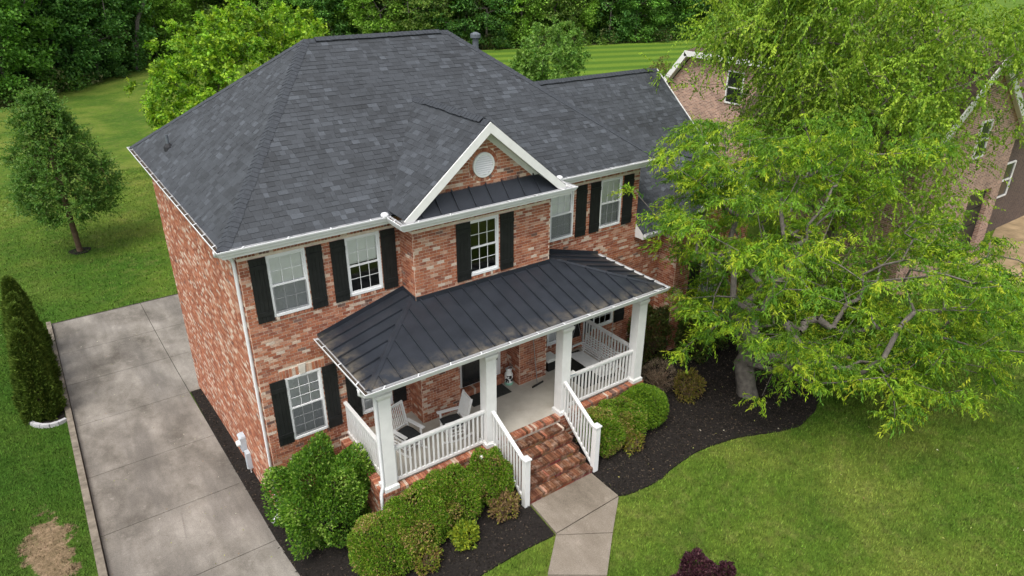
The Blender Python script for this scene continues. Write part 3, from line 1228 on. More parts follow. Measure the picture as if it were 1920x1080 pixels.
# ------------------------------------------------------------------ windows and shutters
def window(x0, x1, z0, z1, y, rows, blind_up=True, blind_lo=True, tilt=0.55, cols=3, gap=0.0, screen_lo=False):
    yf = y - 0.018                     # face of the frame
    mb = MB()
    fw = 0.05
    mid = (z0 + z1) / 2
    for (a, b_, c_, d_) in ((x0, x0 + fw, z0, z1), (x1 - fw, x1, z0, z1)):
        mb.box(a, b_, yf, yf + .10, c_, d_)
    mb.box(x0 + fw, x1 - fw, yf + .002, yf + .10, z1 - fw, z1)
    mb.box(x0 + fw, x1 - fw, yf - .02, yf + .10, z0, z0 + .06)
    win = mb.build('window', 'vinyl_white', house)
    for (a, c_, yy, nm) in ((mid - .025, z1 - fw, yf + .03, 'upper_sash'), (z0 + .06, mid + .025, yf + .012, 'lower_sash')):
        mb = MB()
        sw = 0.032
        xa, xb = x0 + fw + .001, x1 - fw - .001
        mb.box(xa, xa + sw, yy, yy + .03, a, c_)
        mb.box(xb - sw, xb, yy, yy + .03, a, c_)
        mb.box(xa + sw, xb - sw, yy + .001, yy + .03, a, a + .045)
        mb.box(xa + sw, xb - sw, yy + .001, yy + .03, c_ - .04, c_)
        s = mb.build(nm, 'vinyl_white', win)
        # (panes and bars hang on the window itself: three levels at most)
        gx0, gx1, gz0, gz1 = xa + sw, xb - sw, a + .045, c_ - .04
        for i in range(cols):
            for j in range(rows):
                pa, pb_ = gx0 + (gx1 - gx0) * i / cols, gx0 + (gx1 - gx0) * (i + 1) / cols
                pc, pd = gz0 + (gz1 - gz0) * j / rows, gz0 + (gz1 - gz0) * (j + 1) / rows
                m1 = MB()
                m1.face([(pa, yy + .018, pc), (pb_, yy + .018, pc), (pb_, yy + .018, pd), (pa, yy + .018, pd)])
                m1.build('pane', 'glass', win)
        mu = MB()
        for i in range(1, cols):
            xx = gx0 + (gx1 - gx0) * i / cols
            mu.box(xx - .006, xx + .006, yy + .008, yy + .022, gz0, gz1)
        for j in range(1, rows):
            zz = gz0 + (gz1 - gz0) * j / rows
            mu.box(gx0, gx1, yy + .0095, yy + .0205, zz - .006, zz + .006)
        mu.build('muntin', 'vinyl_white', win)
    lo = z0 + .06 if blind_lo else mid + (.03 if gap == 0 else gap)
    if blind_up:
        mb = MB()
        z = z1 - fw - .03
        i = 0
        while z > lo:
            a = tilt + random.uniform(-.04, .04)
            dy, dz_ = .022 * math.cos(a), .022 * math.sin(a)
            mb.face([(x0 + .06, yf + .088 - dy, z - dz_), (x1 - .06, yf + .088 - dy, z - dz_), (x1 - .06, yf + .088 + dy, z + dz_), (x0 + .06, yf + .088 + dy, z + dz_)])
            z -= .042
        mb.box(x0 + .06, x1 - .06, yf + .072, yf + .105, lo - .012, lo + .012)
        for xx in (x0 + .22, x1 - .22):
            mb.box(xx - .003, xx + .003, yf + .063, yf + .065, lo, z1 - fw)
        mb.build('blind', 'blind_slat', win)
    if screen_lo:
        mb = MB()
        mb.face([(x0 + .055, yf + .006, z0 + .062), (x1 - .055, yf + .006, z0 + .062), (x1 - .055, yf + .006, mid - .02), (x0 + .055, yf + .006, mid - .02)])
        mb.build('insect_screen', 'insect_screen', win)
    return win


def shutter(x0, x1, z0, z1, y):
    mb = MB()
    yb = y - .012
    mb.box(x0 + .004, x1 - .004, yb - .014, yb, z0 + .004, z1 - .004)
    sh = mb.build('shutter', 'black_shutter', house)
    n_ = 4
    for i in range(n_):
        a, b_ = x0 + (x1 - x0) * i / n_, x0 + (x1 - x0) * (i + 1) / n_
        m1 = MB()
        m1.box(a + .002, b_ - .002, yb - .032, yb - .014, z0, z1)
        m1.build('board', 'black_shutter', sh)
    for zz in (z0 + (z1 - z0) * .14, z1 - (z1 - z0) * .14):
        m1 = MB()
        m1.box(x0 + .002, x1 - .002, yb - .050, yb - .032, zz - .055, zz + .055)
        m1.build('batten', 'black_shutter', sh)
    return sh


window(0.60, 1.50, *W_UP, 0, 2, tilt=1.42, screen_lo=True)
window(2.47, 3.37, *W_UP, 0, 2, blind_lo=False, tilt=1.42, gap=.06)
window(0.60, 1.50, *W_LO, 0, 3, tilt=0.55, screen_lo=True)
window(2.47, 3.37, *W_LO, 0, 3, tilt=0.6)
window(5.50, 6.43, *W_UP, PG, 2, blind_up=False)
window(8.70, 9.57, *W_UP, 0, 2, tilt=1.42, screen_lo=True)
window(10.62, 11.49, *W_UP, 0, 2, tilt=1.42, screen_lo=True)
window(8.72, 9.60, *W_LO, 0, 3, tilt=0.5)
window(10.62, 11.50, *W_LO, 0, 3, tilt=0.5, blind_lo=False)
window(14.8, 15.8, 1.7, 3.75, -0.75, 3, tilt=0.5)
for (a, b_) in ((0.22, 0.598), (1.52, 1.895), (2.10, 2.468), (3.39, 3.78)):
    shutter(a, b_, 5.46, 7.055, 0)
for (a, b_) in ((0.22, 0.598), (1.52, 1.895), (2.10, 2.468), (3.39, 3.78)):
    shutter(a, b_, 1.96, 3.83, 0)
shutter(5.13, 5.55, 5.46, 7.055, PG)
shutter(6.47, 6.90, 5.46, 7.055, PG)
for (a, b_) in ((8.29, 8.68), (9.66, 10.06), (10.21, 10.60), (11.55, 11.96)):
    shutter(a, b_, 5.46, 7.055, 0)
for (a, b_) in ((8.30, 8.70), (9.66, 10.06), (10.21, 10.60), (11.55, 12.0)):
    shutter(a, b_, 1.96, 3.83, 0)
shutter(14.22, 14.72, 1.65, 3.78, -0.75)
shutter(15.86, 16.34, 1.65, 3.78, -0.75)

# entrance
mb = MB()
mb.box(5.37, 6.90, -0.085, -0.03, ZF + .2, 4.4)
ent = mb.build('entry_surround', 'white_paint', house)
mortar_wall((0, -.05, 0), X, FR, 5.12, 7.16, 1.2, 4.5, [], house, name='entry_wall')
mb = MB()
mb.box(5.55, 6.42, -0.125, -0.087, ZF + .24, 3.95)
dr = mb.build('front_door', 'door_black', house)
mb = MB()
mb.box(5.62, 6.35, -0.135, -0.128, ZF + .45, 3.8)
mb.build('door_glass', 'door_black', dr)
mb = MB()
mb.bar((6.30, -.18, ZF + 1.25), (6.30, -.18, ZF + 1.0), .02, .02)
mb.bar((6.30, -.14, ZF + 1.22), (6.30, -.19, ZF + 1.22), .02, .02)
mb.bar((6.30, -.14, ZF + 1.03), (6.30, -.19, ZF + 1.03), .02, .02)
mb.build('handle', 'steel', dr)
for (a, b_) in ((6.54, 6.78),):
    mb = MB()
    mb.box(a, b_, -0.10, -0.087, ZF + .75, 3.9)
    sl = mb.build('sidelight', 'door_black', house)
    mb = MB()
    for (p0, p1, r0, r1) in ((a - .04, a, ZF + .7, 3.95), (b_, b_ + .04, ZF + .7, 3.95)):
        mb.box(p0, p1, -0.115, -0.087, r0, r1)
    mb.build('casing', 'white_paint', sl)

# ------------------------------------------------------------------ shingled roofs
SHINGLES = []        # six points each + colour


def shingle_color(u, v, s):
    n = noise.noise((u * 0.55 + s * 7, v * 1.1, s)) * 0.5 + 0.35 * noise.noise((u * 1.7, v * 3.1 + s, s + 2))
    g = 0.040 + 0.019 * n + random.uniform(-.010, .010)
    if random.random() < 0.13:
        g += random.uniform(.010, .030)
    g = max(.022, g)
    return (g * 0.87, g * 0.985, g * 1.15)


def roof_plane(o, u, vup, vlen, ext, seed, expo=0.145, name='roof_deck', felt=None):
    o, u, vup = Vector(o), Vector(u).normalized(), Vector(vup).normalized()
    n = u.cross(vup).normalized()
    if n.z < 0:
        n = -n
    rows = int(vlen / expo)
    expo = vlen / rows
    for r in range(rows):
        a, b_ = r * expo, (r + 1) * expo + 0.02
        b_ = min(b_, vlen)
        lo, hi = ext(a), ext(min(b_, vlen))
        if lo is None:
            continue
        if hi is None:
            hi = ((lo[0] + lo[1]) / 2,) * 2
        x = min(lo[0], hi[0]) - random.uniform(0, .3)
        end = max(lo[1], hi[1])
        while x < end:
            wd = random.choice((.11, .14, .17, .2, .24, .3))
            x1 = x + wd
            la, lb = max(x, lo[0]), min(x1, lo[1])
            ha, hb = max(x, hi[0]), min(x1, hi[1])
            if lb > la or hb > ha:
                la, lb = (la, lb) if lb > la else ((min(max(ha, lo[0]), lo[1]),) * 2)
                ha, hb = (ha, hb) if hb > ha else ((min(max(la, hi[0]), hi[1]),) * 2)
                t0 = random.choice((.007, .009, .013, .015))
                P = [o + u * la + vup * a + n * t0, o + u * lb + vup * a + n * t0, o + u * hb + vup * b_ + n * .004, o + u * ha + vup * b_ + n * .004,
                     o + u * la + vup * (a + .004) - n * .004, o + u * lb + vup * (a + .004) - n * .004]
                SHINGLES.append((P, shingle_color((la + lb) / 2, a, seed), n, (lb - la)))
            x = x1 + .004
    return n


MX0, MX1, MY0 = -0.36, XR + 0.40, -0.36
RZ, RXL, RXR, RY = 10.98, 3.82, 8.35, 4.87
EZ = HE - 0.03
MY1 = 2 * RY - MY0
# main front plane
run = RY - MY0
rise = RZ - EZ
vl = math.hypot(run, rise)
vF = Vector((0, run, rise)) / vl


def tri(l0, l1, t0, t1, vlen):
    return lambda v: (l0 + (t0 - l0) * v / vlen, l1 + (t1 - l1) * v / vlen)


roof_plane((0, MY0, EZ), X, vF, vl, tri(MX0, MX1, RXL, RXR, vl), 1)
runL = RXL - MX0
vlL = math.hypot(runL, rise)
roof_plane((MX0, 0, EZ), (0, 1, 0), Vector((runL, 0, rise)), vlL, tri(MY0, MY1, RY, RY, vlL), 2)
runR = MX1 - RXR
vlR = math.hypot(runR, rise)
roof_plane((MX1, 0, EZ), (0, 1, 0), Vector((-runR, 0, rise)), vlR, tri(MY0, MY1, RY, RY, vlR), 3)
# gable planes
GX0, GX1, GY, GEZ = 3.56, 8.354, -1.06, 7.60
GR = GZ + 0.0
mslope = rise / run


def main_y(z):
    return MY0 + (z - EZ) / mslope


gr = GA - GX0
vlG = math.hypot(gr, GR - GEZ)


def gable_ext(v):
    z = GEZ + (GR - GEZ) * v / vlG
    return (GY, main_y(z) + 0.12)


roof_plane((GX0, 0, GEZ), (0, 1, 0), Vector((gr, 0, GR - GEZ)), vlG, gable_ext, 4)
roof_plane((GX1, 0, GEZ), (0, 1, 0), Vector((-(GX1 - GA), 0, GR - GEZ)), vlG, gable_ext, 5)
# wing: long front slope and front gable
WEZ, WRY, WRZ = 5.08, 4.6, 9.15
vlW = math.hypot(WRY + .36, WRZ - WEZ)


def wing_ext(v):
    y = -.36 + (WRY + .36) * v / vlW
    return (12.235 if y < 2.7 else 10.45, 17.42)


roof_plane((0, -.36, WEZ), X, Vector((0, WRY + .36, WRZ - WEZ)), vlW, wing_ext, 6)
WGZ = 6.97
vlH = math.hypot(2.2, WGZ - WEZ - .1)


def wg_ext(v):
    z = WEZ + .1 + (WGZ - WEZ - .1) * v / vlH
    return (-1.12, -.36 + (z - WEZ) * (WRY + .36) / (WRZ - WEZ) + .1)


roof_plane((13.1, 0, WEZ + .1), (0, 1, 0), Vector((2.2, 0, WGZ - WEZ - .1)), vlH, wg_ext, 7)
roof_plane((17.5, 0, WEZ + .1), (0, 1, 0), Vector((-2.2, 0, WGZ - WEZ - .1)), vlH, wg_ext, 8)

# deck sheets under the shingles and the rear slopes
mb = MB()
d = 0.012
A, B, C_, D_ = (MX0, MY0, EZ - d), (MX1, MY0, EZ - d), (MX1, MY1, EZ - d), (MX0, MY1, EZ - d)
RL, RR = (RXL, RY, RZ - d), (RXR, RY, RZ - d)
mb.face([A, B, RR, RL])
mb.face([D_, A, RL])
mb.face([B, C_, RR])
roof = mb.build('roof', 'roof_felt', house)
mb = MB()
mb.face([C_, D_, RL, RR])
mb.face([(XR, 9.6, WEZ), (17.42, 9.6, WEZ), (17.42, WRY, WRZ), (10.5, WRY, WRZ), (10.5, 6.8, 7.4), (XR, 6.8, 7.4)])
mb.build('rear_slope', 'cap_shingle', roof)
mb = MB()
mb.face([(GX0, GY, GEZ - d), (GX0, main_y(GEZ) + .1, GEZ - d), (GA, main_y(GR), GR - d), (GA, GY, GR - d)])
mb.face([(GX1, GY, GEZ - d), (GA, GY, GR - d), (GA, main_y(GR), GR - d), (GX1, main_y(GEZ) + .1, GEZ - d)])
groof = mb.build('gable_roof', 'roof_felt', house)
mb = MB()
mb.face([(12.25, -.36, WEZ - d), (17.42, -.36, WEZ - d), (17.42, WRY, WRZ - d), (10.5, WRY, WRZ - d), (10.5, 2.72, 7.6 - d), (12.25, 2.72, 7.6 - d)])
mb.face([(13.1, -1.12, WEZ + .1 - d), (13.1, -.2, WEZ + .1 - d), (15.3, 2.0, WGZ - d), (15.3, -1.12, WGZ - d)])
mb.face([(17.5, -1.12, WEZ + .1 - d), (15.3, -1.12, WGZ - d), (15.3, 2.0, WGZ - d), (17.5, -.2, WEZ + .1 - d)])
wroof = mb.build('wing_roof', 'roof_felt', house)


def shingle_faces(k):
    return ((k, k + 1, k + 2, k + 3), (k + 4, k + 5, k + 1, k), (k + 4, k, k + 3), (k + 5, k + 2, k + 1))


cand = []
for i, (P, c_, n, wd) in enumerate(SHINGLES):
    ctr = np.array(P[0] + P[1] + P[2] + P[3]) / 4
    dv = CAM_LOC - ctr
    ds = np.linalg.norm(dv)
    facing = float(np.dot(dv / ds, np.array(n)))
    if facing <= 0 or wd < .1 or ctr[0] > 9 or (GX0 - .3 < ctr[0] < GX1 + .3 and ctr[1] < 2.9):
        continue
    cand.append((wd * facing / ds ** 2, i))
cand.sort(reverse=True)
single = {i for _, i in cand[:300]}
mb = MB()
for i, (P, c_, n, wd) in enumerate(SHINGLES):
    if i in single:
        m1 = MB()
        ctr = sum(P, Vector()) / 6
        m1.v = [tuple(q - ctr) for q in P]
        m1.f = list(shingle_faces(0))
        m1.c = [c_] * 4
        link('shingle', m1.mesh('shingle', 'shingle'), roof, ctr)
    else:
        k = len(mb.v)
        mb.v += [tuple(q) for q in P]
        mb.f += list(shingle_faces(k))
        mb.c += [c_] * 4
tag(mb.build('shingles', 'shingle', house), kind='stuff')


def caps(a, b_, n1, n2, parent, wd=0.16, expo=0.14, name='ridge_cap', lift=.012):
    """bent cap shingles laid one over the next from a up to b_"""
    a, b_ = Vector(a), Vector(b_)
    L_ = (b_ - a).length
    d_ = (b_ - a) / L_
    n1, n2 = Vector(n1).normalized(), Vector(n2).normalized()
    s1, s2 = d_.cross(n1).normalized(), d_.cross(n2).normalized()
    if s1.z > 0:
        s1 = -s1
    if s2.z > 0:
        s2 = -s2
    up = (n1 + n2).normalized()
    mb = MB()
    q = 0.0
    while q < L_:
        l0, l1 = lift + .011 + random.uniform(-.002, .004), lift
        e = min(q + expo + .05, L_ + .02)
        w1, w2 = wd + random.uniform(-.012, .012), wd + random.uniform(-.012, .012)
        p0, p1 = a + d_ * q, a + d_ * e
        T0, T1 = p0 + up * (l0 + .006), p1 + up * (l1 + .006)
        A0, A1 = p0 + s1 * w1 + n1 * l0, p1 + s1 * w1 + n1 * l1
        B0, B1 = p0 + s2 * w2 + n2 * l0, p1 + s2 * w2 + n2 * l1
        mb.face([A0, T0, T1, A1])
        mb.face([T0, B0, B1, T1])
        mb.face([A0 - n1 * (l0 + .01), p0 - up * .01, T0, A0])
        mb.face([p0 - up * .01, B0 - n2 * (l0 + .01), B0, T0])
        mb.face([A0, A1, A1 - n1 * .03, A0 - n1 * .03])
        mb.face([B0, B1, B1 - n2 * .03, B0 - n2 * .03])
        q += expo
    return mb.build(name, 'cap_shingle', parent)


nF = Vector((0, -rise, run)).normalized()
nL = Vector((-rise, 0, runL)).normalized()
nR = Vector((rise, 0, runR)).normalized()
nB = Vector((0, rise, run)).normalized()
caps((MX0, MY0, EZ), (RXL, RY, RZ), nF, nL, roof, name='hip_cap')
caps((MX0, MY1, EZ), (RXL, RY, RZ), nB, nL, roof, name='hip_cap')
caps((MX1, MY0, EZ), (RXR, RY, RZ), nF, nR, roof, name='hip_cap')


def ridge_vent(a, b_, n1, n2, parent):
    """low raised vent strip with cap shingles on it"""
    mb = MB()
    a, b_ = Vector(a), Vector(b_)
    d_ = (b_ - a).normalized()
    n1, n2 = Vector(n1), Vector(n2)
    s1, s2 = d_.cross(n1).normalized(), d_.cross(n2).normalized()
    s1 = -s1 if s1.z > 0 else s1
    s2 = -s2 if s2.z > 0 else s2
    for s, n in ((s1, n1), (s2, n2)):
        mb.hexa([a, b_, b_ + s * .13, a + s * .13, a + n * .045, b_ + n * .045, b_ + s * .13 + n * .045, a + s * .13 + n * .045])
    mb.build('ridge_vent', 'vent_black', parent)
    caps(a, b_, n1, n2, parent, wd=.135, lift=.048)


ridge_vent((RXL + .3, RY, RZ), (RXR - .3, RY, RZ), nF, nB, roof)
caps((RXL - .02, RY, RZ), (RXL + .32, RY, RZ), nF, nB, roof)
caps((RXR - .32, RY, RZ), (RXR + .02, RY, RZ), nF, nB, roof)
gn = Vector((-(GR - GEZ), 0, gr)).normalized()
gn2 = Vector(((GR - GEZ), 0, gr)).normalized()
ridge_vent((GA, GY + .28, GR), (GA, main_y(GR) - .75, GR), gn, gn2, groof)
caps((GA, GY, GR), (GA, GY + .3, GR), gn, gn2, groof)
caps((GA, main_y(GR) - .78, GR), (GA, main_y(GR) + .05, GR), gn, gn2, groof)
wn = Vector((0, -(WRZ - WEZ), WRY + .36)).normalized()
wn2 = Vector((0, (WRZ - WEZ), WRY + .36)).normalized()
ridge_vent((10.7, WRY, WRZ), (17.1, WRY, WRZ), wn, wn2, wroof)
caps((17.08, WRY, WRZ), (17.42, WRY, WRZ), wn, wn2, wroof)
hn = Vector((-(WGZ - WEZ - .1), 0, 2.2)).normalized()
hn2 = Vector(((WGZ - WEZ - .1), 0, 2.2)).normalized()
ridge_vent((15.3, -.85, WGZ), (15.3, 1.5, WGZ), hn, hn2, wroof)
caps((15.3, -1.12, WGZ), (15.3, -.83, WGZ), hn, hn2, wroof)
# drip edge strips on the wing's right rake
mb = MB()
mb.build('rake_board', 'white_paint', wroof) if mb.v else None
mb = MB()
mb.box(12.24, 13.1, -.36, .02, 4.90, 4.93)
mb.box(12.24, 13.1, -.362, -.345, 4.90, WEZ - .02)
mb.face([(12.238, -.36, 4.9), (12.238, .03, 4.9), (12.238, .03, WEZ + .3), (12.238, -.36, WEZ - .01)])
mb.build('eave_return', 'white_paint', wroof)
mb = MB()
mb.bar((17.42, -.36, WEZ - .06), (17.42, WRY, WRZ - .06), .03, .16)
mb.build('rake_board', 'white_paint', wroof)
mb = MB()
mb.bar((17.42, 9.6, WEZ - .06), (17.42, WRY, WRZ - .06), .03, .16)
mb.build('rake_board', 'white_paint', wroof)

# plumbing and flue pipes
for (x, y, h_, r, nm) in ((0.26, 7.12, .38, .045, 'vent_pipe'),):
    z = EZ + (x - MX0) * rise / runL
    mb = MB()
    mb.tube([(x, y, z - .05), (x, y, z + h_)], r, 10)
    mb.tube([(x, y, z + h_), (x, y, z + h_ + .015)], r * .7, 10)
    vp = mb.build('vent_pipe', 'copper_pipe', roof)
    mb = MB()
    mb.lathe([(.14, z - .06), (.13, z + .05), (r + .01, z + .14)], x, y, 12)
    mb.build('pipe_boot', 'vent_black', vp)
mb = MB()
fx, fy = 9.85, 5.6
fz = 10.0
mb.tube([(fx, fy, fz - .6), (fx, fy, fz + .62)], .10, 12)
fl = mb.build('flue_pipe', 'copper_pipe', roof)
mb = MB()
mb.lathe([(.10, fz + .6), (.17, fz + .63), (.17, fz + .74), (.06, fz + .80)], fx, fy, 14)
mb.build('flue_cap', 'copper_pipe', fl)

# ------------------------------------------------------------------ eaves, gutters, rakes
mb = MB()
mb.box(MX0 + .02, XG0 - .40, MY0 + .02, 0.0, WT, WT + .02)
mb.box(XG1 + .40, MX1 - .02, MY0 + .02, 0.0, WT, WT + .02)
mb.box(MX0 + .02, 0.0, .002, MY1 - .02, WT, WT + .02)
mb.box(XR, MX1 - .02, .002, MY1 - .02, WT, WT + .02)
mb.box(XG0 - .39, XG1 + .39, PG - .37, PG, WT, WT + .02)
mb.box(XG0 - .39, XG0, PG + .002, MY0 - .0, WT + .001, WT + .021)
mb.box(XG1, XG1 + .39, PG + .002, MY0 - .0, WT + .001, WT + .021)
mb.box(MX0 + .01, XG0 - .40, MY0, MY0 + .018, WT - .01, EZ - .02)
mb.box(XG1 + .40, MX1 - .01, MY0, MY0 + .018, WT - .01, EZ - .02)
mb.box(MX0, MX0 + .018, MY0 + .02, MY1 - .02, WT - .01, EZ - .02)
mb.box(XG0 - .39, XG1 + .39, PG - .39, PG - .372, WT - .01, EZ - .02)
mb.box(XG0 - .41, XG0 - .392, PG - .37, MY0 + .01, WT - .01, EZ - .02)
mb.box(XG1 + .392, XG1 + .41, PG - .37, MY0 + .01, WT - .01, EZ - .02)
mb.build('soffit', 'white_paint', house)

GPROF = [(0.004, 0.0), (0.0, -0.115), (0.075, -0.118), (0.092, -0.07), (0.112, -0.035), (0.118, 0.0), (0.104, 0.004)]


def gutter(path, outs, parent, name='gutter', fill=True, ends=(True, True)):
    """path of (x,y,z) along the fascia; outs = outward mitre direction at each point"""
    mb = MB()
    rings = []
    for (q, o) in zip(path, outs):
        k = len(mb.v)
        for (n, z) in GPROF:
            mb.v.append((q[0] + o[0] * n, q[1] + o[1] * n, q[2] + z))
        rings.append(k)
    m_ = len(GPROF)
    for i in range(len(path) - 1):
        for j in range(m_ - 1):
            mb.f.append((rings[i] + j, rings[i] + j + 1, rings[i + 1] + j + 1, rings[i + 1] + j))
            mb.c.append(None)
    for e, k in zip(ends, (rings[0], rings[-1])):
        if e:
            mb.f.append(tuple(k + j for j in range(m_ - 1)))
            mb.c.append(None)
    g = mb.build(name, 'gutter_white', parent)
    fb = MB()
    for i in range(len(path) - 1):
        a, b_ = Vector(path[i]), Vector(path[i + 1])
        oa, ob_ = Vector((*outs[i], 0)), Vector((*outs[i + 1], 0))
        L_ = (b_ - a).length
        cnt = max(1, int(L_ / .78))
        for j in range(cnt):
            s = (j + .5) / cnt
            q, o = a.lerp(b_, s), oa.lerp(ob_, s)
            hb = MB()
            hb.bar(q + Vector((0, 0, -.004)), q + o * .11 + Vector((0, 0, -.002)), .028, .006)
            hb.build('hanger', 'gutter_white', g)
        if fill:
            z = Vector((0, 0, -.055))
            fb.face([a + oa * .008 + z, b_ + ob_ * .008 + z, b_ + ob_ * .088 + z, a + oa * .088 + z])
    if fill:
        fb.build('gutter_debris', 'gutter_debris', g)
    return g


GZT = HE - .01
gutter([(XG0 - .41, MY0, GZT), (MX0, MY0, GZT), (MX0, MY1, GZT)], [(0, -1), (-1, -1), (-1, 0)], house, ends=(True, True))
gutter([(XG0 - .41, MY0 - .0, GZT - .004), (XG0 - .41, PG - .39, GZT - .004), (XG1 + .41, PG - .39, GZT - .004), (XG1 + .41, MY0, GZT - .004)],
       [(-1, -1.0), (-1, -1), (1, -1), (1, -1)], house)
gutter([(XG1 + .415, MY0, GZT), (MX1, MY0, GZT), (MX1, MY1, GZT)], [(0, -1), (1, -1), (1, 0)], house)
gutter([(12.26, -.37, WEZ + .02), (13.09, -.37, WEZ + .02)], [(0, -1), (0, -1)], house)
# white end caps where the upper gutter meets the bay
for (x, y) in ((XG0 - .53, MY0 - .05), (XG1 + .53, MY0 - .05)):
    mb = MB()
    mb.lathe([(.02, GZT - .03), (.09, GZT - .02), (.10, GZT + .04), (.07, GZT + .08), (.02, GZT + .095)], x, y + .02, 12)
    mb.build('gutter_shield', 'gutter_white', house, smooth=True)


def rake(apex, lowl, lowr, yf, depth, wd, wall_y):
    """white barge boards with soffit under each slope"""
    for low in (lowl, lowr):
        a, b_ = Vector((apex[0], yf, apex[1])), Vector((low[0], yf, low[1]))
        dd = (b_ - a).normalized()
        dn = Vector((dd.z, 0, -dd.x)) if dd.x < 0 else Vector((-dd.z, 0, dd.x))
        if dn.z > 0:
            dn = -dn
        vert = Vector((0, 0, -wd / abs(dn.z) * 1.0))
        mb = MB()
        y0, y1 = Vector((0, -.0, 0)), Vector((0, .03, 0))
        a1, b1 = a + dn * .0, b_ + dn * .0
        mb.hexa([a1 + vert, b1 + dn * wd, b1 + dn * wd + y1, a1 + vert + y1, a1, b1, b1 + y1, a1 + y1])
        mb.build('rake_board', 'white_paint', house)
        mb = MB()
        off = dn * .16
        va = Vector((0, 0, -.16 / abs(dn.z)))
        yy = Vector((0, wall_y - yf - .003, 0))
        mb.face([a1 + va + y1, b1 + off + y1, b1 + off + yy, a1 + va + yy])
        mb.face([a1 + va * 1.8 + yy, b1 + off * 1.8 + yy, b1 + off + yy, a1 + va + yy])
        mb.build('rake_soffit', 'white_paint', house)


rake((GA, GR - .005), (GX0 - .02, GEZ - .03), (GX1 + .02, GEZ - .03), GY - .035, .3, .20, PG - .012)
rake((15.3, WGZ - .005), (13.08, WEZ + .08), (17.52, WEZ + .08), -1.155, .3, .18, -.765)


# ------------------------------------------------------------------ standing-seam metal roofs
def clip(poly, f):
    """keep the part of a 2D polygon where f(p) >= 0"""
    out = []
    for i in range(len(poly)):
        a, b_ = poly[i], poly[(i + 1) % len(poly)]
        fa, fb = f(a), f(b_)
        if fa >= 0:
            out.append(a)
        if (fa >= 0) != (fb >= 0):
            s = fa / (fa - fb)
            out.append((a[0] + (b_[0] - a[0]) * s, a[1] + (b_[1] - a[1]) * s))
    return out


def seam_panel(poly, zf, parent, rib=None, th=.006):
    if len(poly) < 3:
        return
    mb = MB()
    P = [(x, y, zf(x, y)) for x, y in poly]
    mb.face(P)
    for i in range(len(P)):
        a, b_ = P[i], P[(i + 1) % len(P)]
        mb.face([(a[0], a[1], a[2] - th), (b_[0], b_[1], b_[2] - th), b_, a])
    if rib:
        (x0, y0), (x1, y1) = rib
        mb.bar((x0, y0, zf(x0, y0) + .026), (x1, y1, zf(x1, y1) + .026), .028, .052)
    mb.build('metal_panel', 'metal_roof', parent)


PZ, SL = 4.665, 0.276
EX0, EX1, EY = 1.545, 10.64, -2.85
zFr = lambda x, y: PZ + SL * (y - EY)
zLe = lambda x, y: PZ + SL * (x - EX0)
zRi = lambda x, y: PZ + SL * (EX1 - x)
mb = MB()
mb.face([(EX0, EY, PZ - .03), (EX1, EY, PZ - .03), (EX1 - 2.85, 0, PZ + .72), (EX0 + 2.85, 0, PZ + .72)])
mb.face([(EX0, EY, PZ - .03), (EX0 + 2.85, 0, PZ + .72), (EX0, 0, PZ - .03)])
mb.face([(EX1, EY, PZ - .03), (EX1, 0, PZ - .03), (EX1 - 2.85, 0, PZ + .72)])
proof = mb.build('porch_roof', 'roof_felt', house)


nP = 22
for i in range(nP):
    a, b_ = EX0 + (EX1 - EX0) * i / nP, EX0 + (EX1 - EX0) * (i + 1) / nP
    top = PG if (a + b_) / 2 > XG0 and (a + b_) / 2 < XG1 else 0.0
    poly = [(a, EY), (b_, EY), (b_, top), (a, top)]
    poly = clip(poly, lambda p_: (p_[0] - EX0) - (p_[1] - EY) + .0)
    poly = clip(poly, lambda p_: (EX1 - p_[0]) - (p_[1] - EY) + .0)
    rib = None
    if i > 0:
        ymax = min(top, EY + (a - EX0) - .12, EY + (EX1 - a) - .12)
        if ymax > EY + .1:
            rib = ((a, EY + .01), (a, ymax))
    seam_panel(poly, zFr, proof, rib)
nS = 7
for i in range(nS):
    a, b_ = EY + (0 - EY) * i / nS, EY + (0 - EY) * (i + 1) / nS
    poly = [(EX0, a), (XG0, a), (XG0, b_), (EX0, b_)]
    poly = clip(poly, lambda p_: (p_[1] - EY) - (p_[0] - EX0))
    seam_panel(poly, zLe, proof, ((EX0 + .01, a), (min(EX0 + (a - EY) - .12, XG0), a)) if i else None)
    poly = [(XG1, a), (EX1, a), (EX1, b_), (XG1, b_)]
    poly = clip(poly, lambda p_: (p_[1] - EY) - (EX1 - p_[0]))
    seam_panel(poly, zRi, proof, ((max(EX1 - (a - EY) + .12, XG1), a), (EX1 - .01, a)) if i else None)
# hip ridges of the porch roof and wall flashings
for (sx_, xe) in ((1, EX0), (-1, EX1)):
    mb = MB()
    L_ = 2.16
    p0, p1 = Vector((xe, EY, PZ + .012)), Vector((xe + sx_ * L_, EY + L_, PZ + SL * L_ + .012))
    dd = (p1 - p0).normalized()
    side = dd.cross(Vector((0, 0, 1))).normalized() * .075
    mb.face([p0 - side + Vector((0, 0, -.012)), p0 + Vector((0, 0, .022)), p1 + Vector((0, 0, .022)), p1 - side + Vector((0, 0, -.012))])
    mb.face([p0 + Vector((0, 0, .022)), p0 + side + Vector((0, 0, -.012)), p1 + side + Vector((0, 0, -.012)), p1 + Vector((0, 0, .022))])
    mb.build('hip_ridge', 'metal_roof', proof)
mb = MB()
mb.bar((XG0, PG - .02, zFr(0, PG) + .05), (XG1, PG - .02, zFr(0, PG) + .05), .02, .12)
mb.bar((EX0, -.02, zLe(EX0, 0) + .05), (XG0, -.02, zLe(XG0, 0) + .05), .02, .13)
mb.bar((XG1, -.02, zRi(XG1, 0) + .05), (EX1, -.02, zRi(EX1, 0) + .05), .02, .13)
